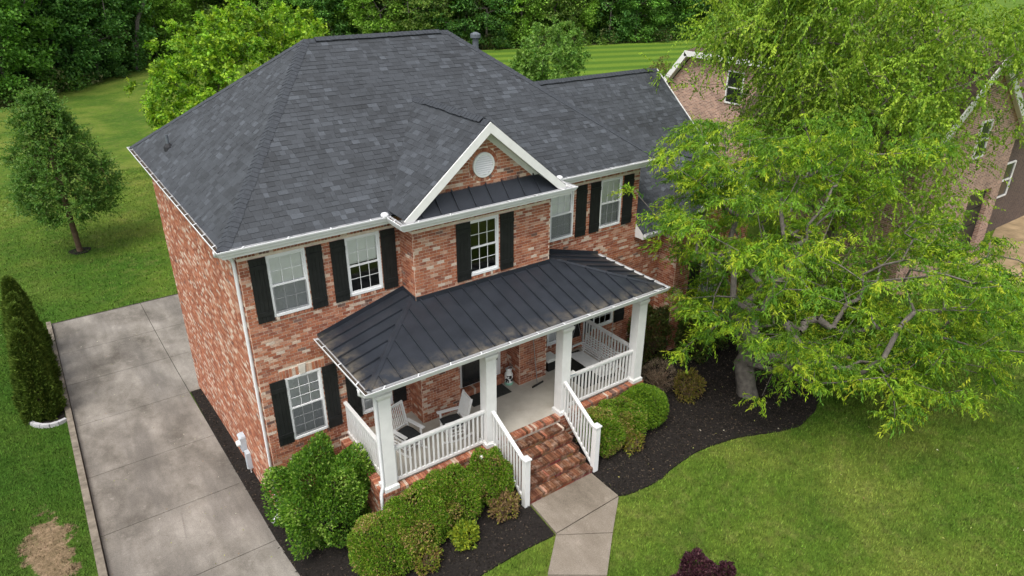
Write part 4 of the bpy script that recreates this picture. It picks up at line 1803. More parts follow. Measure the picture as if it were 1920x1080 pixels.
mb.bar((XG0 - .02, PG, zFr(0, PG) + .05), (XG0 - .02, 0, zLe(XG0, 0) + .05), .02, .12)
mb.build('flashing', 'metal_roof', proof)
gutter([(EX0, -.02, PZ + .005), (EX0, EY, PZ + .005), (EX1, EY, PZ + .005), (EX1, -.02, PZ + .005)], [(-1, 0), (-1, -1), (1, -1), (1, 0)], house, 'porch_gutter')
# small pent roof across the gable foot
pent = tag(link('pent_roof', None, house))
nQ = 10
for i in range(nQ):
    a, b_ = XG0 - .36 + (XG1 - XG0 + .72) * i / nQ, XG0 - .36 + (XG1 - XG0 + .72) * (i + 1) / nQ
    pz = lambda x, y: HE - .02 + 1.1 * (y - PG + .37)
    pc = clip([(a, PG - .37), (b_, PG - .37), (b_, PG), (a, PG)], lambda p_: GEZ - .06 + (p_[0] - GX0) * .82 - pz(*p_))
    pc = clip(pc, lambda p_: GEZ - .06 + (GX1 - p_[0]) * .82 - pz(*p_))
    yr = min(PG, PG - .37 + (GEZ - .1 - HE + min(a - GX0, GX1 - a) * .82) / 1.1)
    seam_panel(pc, pz, pent, ((a, PG - .36), (a, yr)) if i and yr > PG - .3 else None)

# ------------------------------------------------------------------ porch beam, ceiling, columns, railings
BY = -2.42
mb = MB()
mb.box(EX0 + .25, EX1 - .25, BY - .13, BY + .13, 4.26, 4.54)
mb.box(EX0 + .25, EX0 + .51, BY + .13, 0, 4.262, 4.54)
mb.box(EX1 - .51, EX1 - .25, BY + .13, 0, 4.262, 4.54)
mb.build('porch_beam', 'white_paint', house)
mb = MB()
mb.box(EX0 + .02, EX1 - .02, EY + .02, BY - .131, 4.53, 4.55)
mb.box(EX0 + .02, EX0 + .249, BY - .13, 0, 4.53, 4.55)
mb.box(EX1 - .249, EX1 - .02, BY - .13, 0, 4.53, 4.55)
mb.box(EX0 + .512, EX1 - .512, BY + .131, -.001, 4.48, 4.5)
mb.box(EX0, EX1, EY, EY + .018, 4.52, PZ - .04)
mb.box(EX0, EX0 + .018, EY + .02, 0, 4.52, PZ - .04)
mb.box(EX1 - .018, EX1, EY + .02, 0, 4.52, PZ - .04)
mb.build('porch_ceiling', 'white_paint', house)
CX = [2.02, 4.92, 7.37, 10.18]
for cx in CX:
    mb = MB()
    h_ = .15
    mb.box(cx - h_, cx + h_, BY - h_, BY + h_, ZF + .14, 4.12)
    col_ = mb.build('column', 'white_paint', house)
    mb = MB()
    mb.box(cx - .19, cx + .19, BY - .19, BY + .19, ZF + .002, ZF + .11)
    mb.hexa([(cx - .18, BY - .18, ZF + .11), (cx + .18, BY - .18, ZF + .11), (cx + .18, BY + .18, ZF + .11), (cx - .18, BY + .18, ZF + .11),
             (cx - .152, BY - .152, ZF + .15), (cx + .152, BY - .152, ZF + .15), (cx + .152, BY + .152, ZF + .15), (cx - .152, BY + .152, ZF + .15)])
    mb.build('column_base', 'white_paint', col_)
    mb = MB()
    mb.hexa([(cx - .152, BY - .152, 4.10), (cx + .152, BY - .152, 4.10), (cx + .152, BY + .152, 4.10), (cx - .152, BY + .152, 4.10),
             (cx - .19, BY - .19, 4.19), (cx + .19, BY - .19, 4.19), (cx + .19, BY + .19, 4.19), (cx - .19, BY + .19, 4.19)])
    mb.box(cx - .19, cx + .19, BY - .19, BY + .19, 4.19, 4.258)
    mb.build('column_capital', 'white_paint', col_)


def railing(a, b_, zt, zb, zt2=None, zb2=None, n_=None):
    """top rail, bottom rail and balusters from a to b_ (x,y); second heights for the stair rails"""
    zt2 = zt if zt2 is None else zt2
    zb2 = zb if zb2 is None else zb2
    A3, B3 = Vector((*a, zt)), Vector((*b_, zt2))
    mb = MB()
    mb.bar(A3, B3, .095, .05)
    mb.bar(A3 + Vector((0, 0, -.05)), B3 + Vector((0, 0, -.05)), .045, .055)
    r = mb.build('railing', 'white_paint', house)
    mb = MB()
    mb.bar((*a, zb), (*b_, zb2), .05, .075)
    mb.build('bottom_rail', 'white_paint', r)
    L_ = math.hypot(b_[0] - a[0], b_[1] - a[1])
    n_ = n_ or int(L_ / .128)
    for i in range(n_):
        s = (i + .5) / n_
        x, y = a[0] + (b_[0] - a[0]) * s, a[1] + (b_[1] - a[1]) * s
        m1 = MB()
        h_ = .019
        m1.box(x - h_, x + h_, y - h_, y + h_, zb + (zb2 - zb) * s + .02, zt + (zt2 - zt) * s - .07)
        m1.build('baluster', 'white_paint', r)
    return r


RT, RB = ZF + 1.08, ZF + .13
railing((CX[0] + .15, BY), (CX[1] - .15, BY), RT, RB)
railing((CX[2] + .15, BY), (CX[3] - .15, BY), RT, RB)
railing((CX[0], BY + .15), (CX[0], -.012), RT, RB)
railing((CX[3], BY + .15), (CX[3], -.012), RT, RB)
for (cx, nx) in ((4.95, 4.97), (7.33, 7.27)):
    railing((cx, BY - .15), (nx, -3.93), RT, ZF + .12, 1.88, ZF + .12 - .95, 11)
    mb = MB()
    mb.box(nx - .075, nx + .075, -4.08, -3.93, .48, 1.98)
    nw = mb.build('newel_post', 'white_paint', house)
    mb = MB()
    mb.box(nx - .1, nx + .1, -4.105, -3.905, 1.98, 2.02)
    mb.hexa([(nx - .1, -4.105, 2.02), (nx + .1, -4.105, 2.02), (nx + .1, -3.905, 2.02), (nx - .1, -3.905, 2.02),
             (nx - .03, -4.035, 2.065), (nx + .03, -4.035, 2.065), (nx + .03, -3.975, 2.065), (nx - .03, -3.975, 2.065)])
    mb.build('post_cap', 'white_paint', nw)


def downspout(pts, nm='downspout', w_=.045):
    mb = MB()
    mb.tube(pts, w_, 8)
    o = mb.build(nm, 'gutter_white', house, smooth=True)
    return o


downspout([(MX0 - .06, -.05, GZT - .11), (MX0 - .06, .0, GZT - .22), (-.22, .06, GZT - .32), (-.08, .10, GZT - .42), (-.055, .10, GZT - .55), (-.055, .10, -.05), (-.12, .06, -.2), (-.3, .0, -.3)])
downspout([(EX0 - .06, EY + .35, PZ - .10), (EX0 - .06, EY + .36, PZ - .25), (EX0 + .04, EY + .32, PZ - .33), (1.72, BY - .12, PZ - .36), (1.80, BY - .1, PZ - .42), (1.825, BY - .1, PZ - .6), (1.825, BY - .1, 1.7), (1.74, BY - .14, 1.5), (1.72, BY - .16, .3)])
downspout([(XG1 + .47, PG + .1, GZT - .1), (XG1 + .44, PG + .1, GZT - .25), (XG1 + .1, PG + .2, GZT - .4), (XG1 + .06, PG + .2, GZT - .5), (XG1 + .06, PG + .2, 5.45)])

# ------------------------------------------------------------------ porch furniture
def rocking_chair(loc, rz, label):
    """faces -y in its own frame; white slatted rocker with a dark cushion"""
    t_ = thing('rocking_chair', loc, label, 'rocking chair', 'rocking chairs on the porch', world=False)
    t_.rotation_euler = (0, 0, rz)
    wm = 'white_paint'
    for s in (-1, 1):
        mb = MB()
        pts = [(s * .27, -.46 + .92 * i / 10, .035 + .10 * ((i - 4.6) / 5.4) ** 2) for i in range(11)]
        for a, b_ in zip(pts[:-1], pts[1:]):
            mb.bar(a, b_, .035, .05)
        mb.build('rocker', wm, t_)
        mb = MB()
        mb.bar((s * .27, -.24, .06), (s * .27, -.26, .64), .04, .045)
        mb.build('leg', wm, t_)
        mb = MB()
        mb.bar((s * .27, .20, .06), (s * .26, .24, .45), .04, .045)
        mb.bar((s * .26, .24, .44), (s * .25, .43, 1.18), .04, .045)
        mb.build('leg', wm, t_)
        mb = MB()
        mb.bar((s * .30, -.34, .655), (s * .29, .30, .63), .10, .028)
        mb.build('armrest', wm, t_)
    mb = MB()
    for z in (.20, .30):
        mb.bar((-.27, -.25, z), (.27, -.25, z), .025, .025)
        mb.bar((-.27, .21, z), (.27, .21, z), .025, .025)
        for s in (-1, 1):
            mb.bar((s * .27, -.25, z + .02), (s * .27, .21, z + .02), .025, .025)
    mb.build('stretcher', wm, t_)
    for i in range(7):
        m1 = MB()
        y = -.27 + .075 * i
        m1.bar((-.27, y, .43), (.27, y, .43), .062, .02)
        m1.build('seat_slat', wm, t_)
    mb = MB()
    mb.bar((-.25, .425, 1.14), (.25, .425, 1.14), .03, .085, up=(0, -.3, 1))
    mb.bar((-.255, .265, .54), (.255, .265, .54), .03, .055, up=(0, -.3, 1))
    mb.build('back_rail', wm, t_)
    for i in range(8):
        x = -.2 + .4 * i / 7
        m1 = MB()
        m1.bar((x, .265, .55), (x, .42, 1.12), .028, .014, up=(1, 0, 0))
        m1.build('back_slat', wm, t_)
    mb = MB()
    ring = []
    for (z, k) in ((.445, .92), (.465, 1.0), (.50, 1.0), (.525, .93), (.535, .7)):
        r_ = []
        for (x, y) in ((-.22, -.30), (0, -.31), (.22, -.30), (.25, 0), (.22, .22), (0, .23), (-.22, .22), (-.25, 0)):
            mb.v.append((x * k, (y + .035) * k - .035, z))
            r_.append(len(mb.v) - 1)
        ring.append(r_)
    for a, b_ in zip(ring[:-1], ring[1:]):
        for i in range(8):
            mb.f.append((a[i], a[(i + 1) % 8], b_[(i + 1) % 8], b_[i]))
            mb.c.append(None)
    mb.f += [tuple(ring[0][::-1]), tuple(ring[-1])]
    mb.c += [None, None]
    mb.build('cushion', 'cushion', t_, smooth=True)
    mb = MB()
    mb.tube([(-.03 + .06 * math.cos(a) * .6, -.345, .46 + .03 * math.sin(a)) for a in [i * .6 for i in range(9)]], .008, 5)
    mb.build('cushion_tie', 'plastic_white', t_)
    return t_


rocking_chair((3.06, -1.38, ZF), math.radians(14), 'white rocking chair with dark cushion beside the corner column, facing the street')
rocking_chair((4.33, -1.62, ZF), math.radians(-97), 'white rocking chair with dark cushion turned sideways near the front door mat')

sw = thing('porch_swing', (9.3, -1.5, ZF), 'pale grey slatted porch swing hanging at the right end of the porch', 'porch swing')
for i in range(6):
    mb = MB()
    x = 8.99 + .095 * i
    mb.bar((x, -.78, 1.985 - .012 * i), (x, -2.26, 1.985 - .012 * i), .085, .02)
    mb.build('seat_slat', 'swing_grey', sw)
for i in range(8):
    mb = MB()
    s = i / 7
    mb.bar((9.50 + .16 * s, -.78, 2.03 + .46 * s), (9.50 + .16 * s, -2.26, 2.03 + .46 * s), .014, .052, up=(-.35, 0, 1))
    mb.build('back_slat', 'swing_grey', sw)
for y in (-.82, -1.52, -2.22):
    mb = MB()
    mb.bar((8.97, y, 1.955), (9.53, y, 1.90), .035, .04)
    mb.bar((9.53, y, 1.91), (9.69, y, 2.52), .035, .04)
    mb.build('swing_frame', 'swing_grey', sw)
for y in (-.76, -2.28):
    mb = MB()
    mb.bar((8.98, y, 2.20), (9.60, y, 2.22), .07, .025)
    mb.bar((9.02, y, 1.96), (9.02, y, 2.19), .035, .035)
    mb.build('armrest', 'swing_grey', sw)
    for x in (9.02, 9.55):
        mb = MB()
        mb.tube([(x, y, 2.2), (9.28, y, 3.1), (9.28, y, 4.47)], .008, 5)
        mb.build('chain', 'steel', sw)

mb = MB()
mb.box(8.62, 9.95, -1.95, -.12, ZF + .004, ZF + .014)
tag(mb.build('outdoor_rug', 'rubber_mat'), 'dark grey rug on the porch floor under the swing', 'rug')
mb = MB()
mb.box(5.46, 6.78, -.84, -.33, ZF + .004, ZF + .018)
tag(mb.build('door_mat', 'rubber_mat'), 'dark grey mat on the porch floor before the front door', 'door mat')

# decorative black and white can by the door
cn = thing('milk_can', (6.97, -.42, ZF), 'small black and white patterned can standing beside the front door', 'decorative can')
mb = MB()
z = ZF + .002
mb.lathe([(.11, z + .06), (.125, z + .10), (.125, z + .34), (.085, z + .42), (.08, z + .48), (.105, z + .51)], 6.97, -.42, 18)
mb.build('body', 'plastic_white', cn, smooth=True)
mb = MB()
mb.lathe([(.125, z), (.135, z + .05), (.12, z + .08)], 6.97, -.42, 18)
mb.build('base', 'green_glaze', cn, smooth=True)
for (a, zz, r) in ((-1.9, .30, .075), (-1.2, .18, .065), (-2.7, .16, .08), (-.6, .31, .06), (-2.5, .37, .05)):
    mb = MB()
    n_ = 9
    pts = []
    for j in range(n_):
        b_ = 2 * math.pi * j / n_
        rr = r * (1 + .25 * math.sin(3 * b_ + a))
        aa = a + rr * math.cos(b_) / .125
        pts.append((6.97 + .128 * math.cos(aa), -.42 + .128 * math.sin(aa), z + min(.34, max(.1, zz + rr * math.sin(b_)))))
    c0 = (6.97 + .13 * math.cos(a), -.42 + .13 * math.sin(a), z + min(zz, .3))
    for j in range(n_):
        mb.face([c0, pts[j], pts[(j + 1) % n_]])
    mb.build('patch', 'plastic_black', cn)
mb = MB()
mb.tube([(6.88, -.42, z + .44), (6.87, -.42, z + .56), (6.97, -.42, z + .60), (7.07, -.42, z + .56), (7.06, -.42, z + .44)], .012, 6)
mb.build('handle', 'steel', cn)

# push squeegee leaning on the brick pier
sq = thing('floor_squeegee', (7.6, -.98, ZF), 'long handled floor squeegee leaning on the brick pier right of the door', 'squeegee')
mb = MB()
mb.tube([(7.62, -.98, ZF + .05), (7.63, -.72, ZF + 1.5)], .013, 6)
mb.build('handle', 'steel', sq)
mb = MB()
mb.bar((7.40, -1.03, ZF + .03), (7.86, -.95, ZF + .03), .035, .05)
mb.build('blade', 'plastic_black', sq)

bn = thing('storage_bin', (8.5, -.42, ZF), 'black storage bin with white lid on the porch floor by the pier', 'storage bin')
mb = MB()
mb.hexa([(8.33, -.60, ZF + .003), (8.67, -.60, ZF + .003), (8.67, -.24, ZF + .003), (8.33, -.24, ZF + .003),
         (8.29, -.64, ZF + .36), (8.71, -.64, ZF + .36), (8.71, -.20, ZF + .36), (8.29, -.20, ZF + .36)])
mb.build('body', 'plastic_black', bn)
mb = MB()
mb.box(8.27, 8.73, -.66, -.18, ZF + .362, ZF + .40)
mb.box(8.32, 8.68, -.61, -.23, ZF + .40, ZF + .42)
mb.build('lid', 'plastic_white', bn)

bt = thing('blue_tray', (7.68, -2.42, RT + .026), 'small blue tray lying on the porch rail by the column', 'tray')
mb = MB()
x, y, z = 7.68, -2.42, RT + .026
mb.hexa([(x - .1, y - .05, z), (x + .1, y - .05, z), (x + .1, y + .05, z), (x - .1, y + .05, z),
         (x - .13, y - .075, z + .05), (x + .13, y - .075, z + .05), (x + .13, y + .075, z + .05), (x - .13, y + .075, z + .05)])
mb.build('tray_body', 'blue_plastic', bt)
mb = MB()
mb.box(x - .14, x + .14, y - .085, y + .085, z + .05, z + .058)
mb.build('rim', 'plastic_white', bt)

# electricity meter on the side wall
em = thing('electric_meter', (-.05, 3.0, dz(3.0)), 'grey electric meter box with conduit on the left brick wall', 'electric meter')
mb = MB()
mb.box(-.17, -.015, 2.86, 3.14, .05, .50)
mb.hexa([(-.19, 2.85, .50), (-.012, 2.85, .50), (-.012, 3.15, .50), (-.19, 3.15, .50), (-.13, 2.87, .56), (-.012, 2.87, .56), (-.012, 3.13, .56), (-.13, 3.13, .56)])
mb.build('meter_box', 'meter_grey', em)
mb = MB()
m1 = [(.02, 0), (.09, .0), (.09, .07), (.07, .1), (.0, .105)]
for i in range(len(m1) - 1):
    n_ = 14
    for j in range(n_):
        a0, a1 = 2 * math.pi * j / n_, 2 * math.pi * (j + 1) / n_
        q = [(m1[i], a0), (m1[i], a1), (m1[i + 1], a1), (m1[i + 1], a0)]
        mb.face([(-.17 - p_[1], 3.0 + p_[0] * math.cos(a), .30 + p_[0] * math.sin(a)) for p_, a in q])
mb.build('meter_dial', 'plastic_white', em)
mb = MB()
mb.box(-.14, -.015, 2.60, 2.82, -.42, .12)
mb.build('junction_box', 'meter_grey', em)
mb = MB()
mb.tube([(-.07, 3.0, .05), (-.07, 3.0, dz(3) - .05)], .038, 10)
mb.build('conduit', 'meter_pipe', em)
mb = MB()
mb.tube([(-.06, 2.72, -.42), (-.06, 2.72, dz(2.7) - .05)], .022, 8)
mb.build('conduit', 'meter_pipe', em)


# ------------------------------------------------------------------ plants
def nrm(a):
    return a / np.maximum(1e-9, np.linalg.norm(a, axis=1, keepdims=True))


def leaf_geo(P, D, L_, W_, col, fold=0.25, curl=0.15):
    """one folded leaf (two triangles) per row: base P, direction D"""
    n = len(P)
    D = nrm(D)
    up = nrm(RNG.normal(0, .6, (n, 3)) + np.array((0, 0, 1.0)))
    S = nrm(np.cross(D, up))
    Nn = np.cross(S, D)
    L_, W_ = np.broadcast_to(L_, n)[:, None], np.broadcast_to(W_, n)[:, None]
    tip = P + D * L_ - Nn * L_ * curl
    mid = P + D * L_ * .45
    a, b_ = mid + S * W_ + Nn * W_ * fold, mid - S * W_ + Nn * W_ * fold
    V = np.stack([P, a, tip, b_], 1).reshape(-1, 3)
    i = np.arange(n) * 4
    F = np.concatenate([np.stack([i, i + 1, i + 2], 1), np.stack([i, i + 2, i + 3], 1)])
    C = np.repeat(col, 4, 0)
    return V, F, C


def join_geo(parts):
    V, F, C, k = [], [], [], 0
    for (v, f, c) in parts:
        V.append(v)
        F.append(f + k)
        C.append(c)
        k += len(v)
    return np.concatenate(V), np.concatenate(F), np.concatenate(C)


def palette(n, cols, weights=None, jit=.16):
    cols = np.array(cols, float)
    idx = RNG.choice(len(cols), n, p=weights)
    return np.clip(cols[idx] * RNG.uniform(1 - jit, 1 + jit, (n, 1)) * RNG.uniform(.94, 1.06, (n, 3)), .004, .9)


def skeleton(base, fork, clumps, r0, bend=.07, step=.55, start_frac=.75):
    """grow a branching skeleton from the trunk to every clump; returns segment list (p, q, rp, rq)"""
    nodes = [np.array(base, float)]
    par = [-1]
    k = max(2, int(np.linalg.norm(np.array(fork) - np.array(base)) / .4))
    side = np.array((RNG.normal(), RNG.normal(), 0)) * .02
    for i in range(1, k + 1):
        s = i / k
        nodes.append(np.array(base) * (1 - s) + np.array(fork) * s + side * math.sin(s * 3.1))
        par.append(len(nodes) - 2)
    start = max(1, int(k * start_frac))
    order = np.argsort(np.linalg.norm(clumps - np.array(fork), axis=1))
    ends = []
    fk = np.array(fork)
    for ci in order:
        c_ = clumps[ci]
        A = np.array(nodes[start:])
        d_ = np.linalg.norm(A - c_, axis=1)
        df = np.linalg.norm(A - fk, axis=1)
        dc = np.linalg.norm(c_ - fk)
        cost = d_ + .35 * df + np.where(df > dc, 2.0, 0)
        j = int(np.argmin(cost)) + start
        a = nodes[j]
        L_ = np.linalg.norm(c_ - a)
        m_ = max(1, int(L_ / step))
        off = RNG.normal(0, bend, 3) * L_ * .5
        off[2] += .05 * L_
        prev = j
        for i in range(1, m_ + 1):
            s = i / m_
            nodes.append(a * (1 - s) + c_ * s + off * math.sin(math.pi * s))
            par.append(prev)
            prev = len(nodes) - 1
        ends.append(prev)
    cnt = np.zeros(len(nodes))
    for e in ends:
        j = e
        while j >= 0:
            cnt[j] += 1
            j = par[j]
    rad = r0 * (np.maximum(cnt, 1) / len(clumps)) ** .57
    rad = np.maximum(rad, .007)
    return nodes, par, rad


def branch_mesh(nodes, par, rad, name, mat, parent, n=9, flare=1.25):
    mb = MB()
    nodes = [Vector(q) for q in nodes]
    ringc = {}
    for i, q in enumerate(nodes):
        pz = par[i]
        if pz < 0:
            continue
        a, b_ = nodes[pz], q
        d_ = b_ - a
        if d_.length < 1e-4:
            continue
        d_.normalize()
        s = d_.cross(Vector((.31, .17, .93)))
        if s.length < 1e-3:
            s = d_.cross(Vector((1, 0, 0)))
        s.normalize()
        u_ = d_.cross(s)
        k = len(mb.v)
        m_ = n if rad[i] > .03 else 4
        ra = rad[pz] if rad[pz] < rad[i] * 1.8 else rad[i] * 1.25
        if par[pz] < 0:
            ra *= flare
        for (c_, r_) in ((a - d_ * r_off(ra), ra), (b_, rad[i])):
            for j in range(m_):
                t_ = 2 * math.pi * j / m_
                mb.v.append(tuple(c_ + (s * math.cos(t_) + u_ * math.sin(t_)) * r_))
        for j in range(m_):
            mb.f.append((k + j, k + (j + 1) % m_, k + m_ + (j + 1) % m_, k + m_ + j))
            mb.c.append(None)
    return mb.build(name, mat, parent, smooth=True)


def r_off(r):
    return r * .25


def sprays(clumps, outward, n_twig, twig_len, leaves, L_, W_, col_fn, droop=.8, spread=1.0, zbias=.15, fold=.25, flat=1.0):
    """twigs fanning out of each clump, leaves hanging along them"""
    n = len(clumps)
    T = np.repeat(clumps, n_twig, 0)
    O = np.repeat(outward, n_twig, 0)
    d_ = nrm(RNG.normal(0, 1, T.shape) * spread * np.array((1, 1, flat)) + O + np.array((0, 0, zbias)))
    ln = RNG.uniform(.45, 1.15, (len(T), 1)) * twig_len
    start = T + RNG.normal(0, .10 * twig_len, T.shape)
    S = np.repeat(start, leaves, 0)
    Dd = np.repeat(d_, leaves, 0)
    s = np.tile(np.linspace(.15, 1.0, leaves), len(T))[:, None]
    Ln = np.repeat(ln, leaves, 0)
    P = S + Dd * Ln * s - np.array((0, 0, 1)) * (s ** 2) * Ln * .28
    D = Dd * .55 + RNG.normal(0, .55, P.shape) - np.array((0, 0, droop))
    tone = np.repeat(col_fn(start, n_twig), leaves, 0)
    tone = np.clip(tone * RNG.uniform(.82, 1.18, (len(P), 1)), .004, .9)
    k = len(P)
    return leaf_geo(P, D, L_ * RNG.uniform(.7, 1.2, k), W_ * RNG.uniform(.75, 1.2, k), tone, fold)


def tree(name, base, fork_z, clumps, r0, bark, leaf_parts, label, cat, group=None, lean=(0, 0), leafm='leaf', step=.55, start_frac=.75):
    t_ = thing(name, base, label, cat, group, world=True)
    fork = (base[0] + lean[0], base[1] + lean[1], base[2] + fork_z)
    nodes, par, rad = skeleton((base[0], base[1], base[2] - .15), fork, clumps, r0, step=step, start_frac=start_frac)
    branch_mesh(nodes, par, rad, 'trunk', bark, t_)
    V, F, C = join_geo(leaf_parts)
    soup('crown', V, F, C, leafm, t_)
    return t_


def ell_points(c_, r_, n, power=.42, low=-1.0):
    out = []
    while len(out) < n:
        d_ = RNG.normal(0, 1, 3)
        d_ /= np.linalg.norm(d_)
        if d_[2] < low:
            continue
        q = d_ * RNG.uniform(.02, 1) ** power
        out.append(q)
    out = np.array(out)
    return np.array(c_) + out * np.array(r_), out


# --- the big spreading tree right of the porch
CROWN = [(1195, 350), (1205, 230), (1270, 215), (1400, 225), (1560, 225), (1700, 250), (1770, 330), (1860, 440), (1960, 470), (1960, 670), (1840, 700), (1760, 740),
         (1640, 770), (1560, 720), (1480, 680), (1400, 625), (1330, 640), (1270, 625), (1320, 560), (1330, 480), (1215, 425)]


def big_crown():
    """flat leafy tiers carried by limbs, wide and uneven"""
    cl, ow = [], []
    # image-led envelope, in metres: (right, forward, up) about the crown centre
    R2 = np.array((CR[0], CR[1], 0)) / np.hypot(CR[0], CR[1])
    F2 = np.array((-R2[1], R2[0], 0))
    ctr = np.array((15.2, -4.6, 5.2))
    tiers = RNG.uniform(-1, 1, 215)
    for h_ in tiers:
        rad = math.sqrt(max(.08, 1 - (abs(h_) ** 2.0))) * RNG.uniform(.25, 1.0) ** .5
        a = RNG.uniform(0, 2 * math.pi)
        c0 = ctr + R2 * math.cos(a) * rad * 7.2 + F2 * math.sin(a) * rad * 4.9
        c0[2] += h_ * (4.6 if h_ > 0 else 3.3) - .10 * rad * rad * 3.5
        if c0[1] > -2.0 and c0[2] < 8.2:
            c0[1] = -2.0 - RNG.uniform(0, 1.2)
        u_, v_, _z = screen(c0)
        if not inpoly(u_, v_, CROWN):
            continue
        out_ = np.array((math.cos(a), math.sin(a), 0))
        od = R2 * out_[0] + F2 * out_[1]
        for _ in range(RNG.integers(5, 10)):
            q = c0 + R2 * RNG.normal(0, .62) + F2 * RNG.normal(0, .5) + np.array((0, 0, RNG.normal(0, .07)))
            if q[2] < 1.5:
                continue
            cl.append(q)
            ow.append(od * .7)
    return np.array(cl), np.array(ow), ctr


cl, ow, ctr = big_crown()
# reaching boughs seen against the porch and the roof
extra = []
for (a, b_, n_) in (((13.0, -3.6, 3.4), (10.9, -3.6, 2.9), 9), ((13.0, -3.2, 6.4), (11.6, -3.0, 7.4), 8),
                    ((13.3, -3.2, 7.0), (12.7, -2.0, 8.3), 8), ((14.0, -5.2, 2.6), (12.6, -5.6, 1.9), 6), ((15.2, -6.5, 2.6), (14.9, -8.2, 2.0), 9),
                    ((17.0, -7.0, 3.0), (17.6, -9.4, 2.3), 10), ((18.5, -7.5, 3.6), (20.4, -9.6, 3.2), 10)):
    for i in range(n_):
        s = i / (n_ - 1)
        q = np.array(a) * (1 - s) + np.array(b_) * s + RNG.normal(0, .2, 3) * np.array((1, 1, .5))
        extra.append((q, (np.array(b_) - np.array(a)) / np.linalg.norm(np.array(b_) - np.array(a)) * .6))
keep = []
for q in cl:      # the crown is open round the trunk, where the mulch shows
    u_, v_, _z = screen(q)
    keep.append(not inpoly(u_, v_, [(1130, 600), (1330, 585), (1400, 640), (1470, 690), (1500, 830), (1380, 860), (1130, 860)]) and u_ > 1150
                and not inpoly(u_, v_, [(1735, 150), (2000, 120), (2000, 420), (1850, 410), (1790, 320)]))
keep = np.array(keep)
cl, ow = cl[keep], ow[keep]
cl = np.concatenate([cl, np.array([e[0] for e in extra])])
ow = np.concatenate([ow, np.array([e[1] for e in extra])])
GREEN_A = [(0.105, 0.225, 0.018), (0.135, 0.265, 0.020), (0.075, 0.18, 0.016), (0.17, 0.295, 0.022)]
YOUNG_A = [(0.25, 0.39, 0.022), (0.32, 0.44, 0.026), (0.20, 0.345, 0.022), (0.37, 0.45, 0.032)]


def tone_big(start, n_tw):
    n = len(start)
    g = palette(n, GREEN_A)
    y = palette(n, YOUNG_A)
    # young shoots are yellower; each bough carries its own share of them
    k = np.repeat(RNG.uniform(0, 1, n // n_tw), n_tw)
    pick = RNG.uniform(0, 1, n) < (.14 + .66 * k ** 1.3)
    return np.where(pick[:, None], y, g)


print('big clumps', len(cl))
parts = [sprays(cl, ow, 11, .56, 14, .130, .0165, tone_big, droop=.6, spread=.75, zbias=.08, flat=.3)]
tree('spreading_tree', (13.72, -4.1, 0.5), 1.1, cl, .31, 'bark_grey', parts,
     'large spreading tree with yellow green drooping leaves right of the porch', 'tree', lean=(-.15, .25))

# --- birch behind it, before the neighbour's house
ctr = np.array((23.6, -.9, 8.2))
q, dd = ell_points(ctr, (4.9, 4.9, 6.0), 640, .38, -.8)
R2 = np.array((CR[0], CR[1], 0)) / np.hypot(CR[0], CR[1])
side = []
for i in range(90):
    s = RNG.uniform(0, 1)
    side.append(ctr + R2 * (4 + 4.2 * s) + np.array((0, 0, 1.2 + 2.2 * s)) + RNG.normal(0, .9, 3))
for i in range(150):
    s = RNG.uniform(0, 1)
    side.append(ctr - R2 * (2.5 + 3.4 * s) + np.array((0, 0, 2.6 + 1.6 * (1 - s))) + RNG.normal(0, 1, 3) * np.array((.9, .9, 1.1)))
cl = np.concatenate([q, np.array(side)])
ow = np.concatenate([dd * .3, np.tile(R2 * .4, (90, 1)), np.tile(-R2 * .3, (150, 1))])
keep = np.array([not inpoly(*screen(p_)[:2], [(1790, 190), (1850, 105), (2000, 95), (2000, 560), (1770, 560)]) or RNG.uniform() < .35 for p_ in cl])
cl, ow = cl[keep], ow[keep]
GREEN_B = [(0.18, 0.30, 0.028), (0.225, 0.35, 0.032), (0.28, 0.40, 0.038), (0.13, 0.24, 0.026)]


def tone_b(start, n_tw):
    n = len(start)
    k = np.repeat(RNG.uniform(.75, 1.25, (n // n_tw, 1)), n_tw, 0)
    return palette(n, GREEN_B) * k


parts = [sprays(cl, ow, 12, 1.15, 16, .115, .034, tone_b, droop=.9, spread=.8, zbias=-.15)]
tree('birch_tree', (22.6, -.9, 0.5), 2.8, cl, .22, 'bark_birch', parts,
     'tall fine leaved birch in front of the neighbouring house', 'tree', step=.9)

# --- maple behind the left side of the house
base = (10.6, 31.6, gh(10.6, 31.6))
ctr = np.array((10.4, 31.6, base[2] + 6.0))
q, dd = ell_points(ctr, (6.9, 6.5, 4.9), 640, .26, -.8)
q += np.random.default_rng(3).normal(0, .35, q.shape)
GREEN_M = [(0.17, 0.32, 0.022), (0.23, 0.39, 0.026), (0.12, 0.25, 0.02), (0.30, 0.44, 0.03)]


def tone_m(start, n_tw):
    n = len(start)
    k = np.repeat(RNG.uniform(.75, 1.2, (n // n_tw, 1)), n_tw, 0)
    return palette(n, GREEN_M) * k


parts = [sprays(q, dd * 1.1, 13, .75, 10, .20, .08, tone_m, droop=.25, spread=.8, zbias=.4, fold=.1)]
tree('maple_tree', base, 1.9, q, .26, 'bark_grey', parts, 'bright green maple crown rising behind the left slope of the roof', 'tree', step=.8)

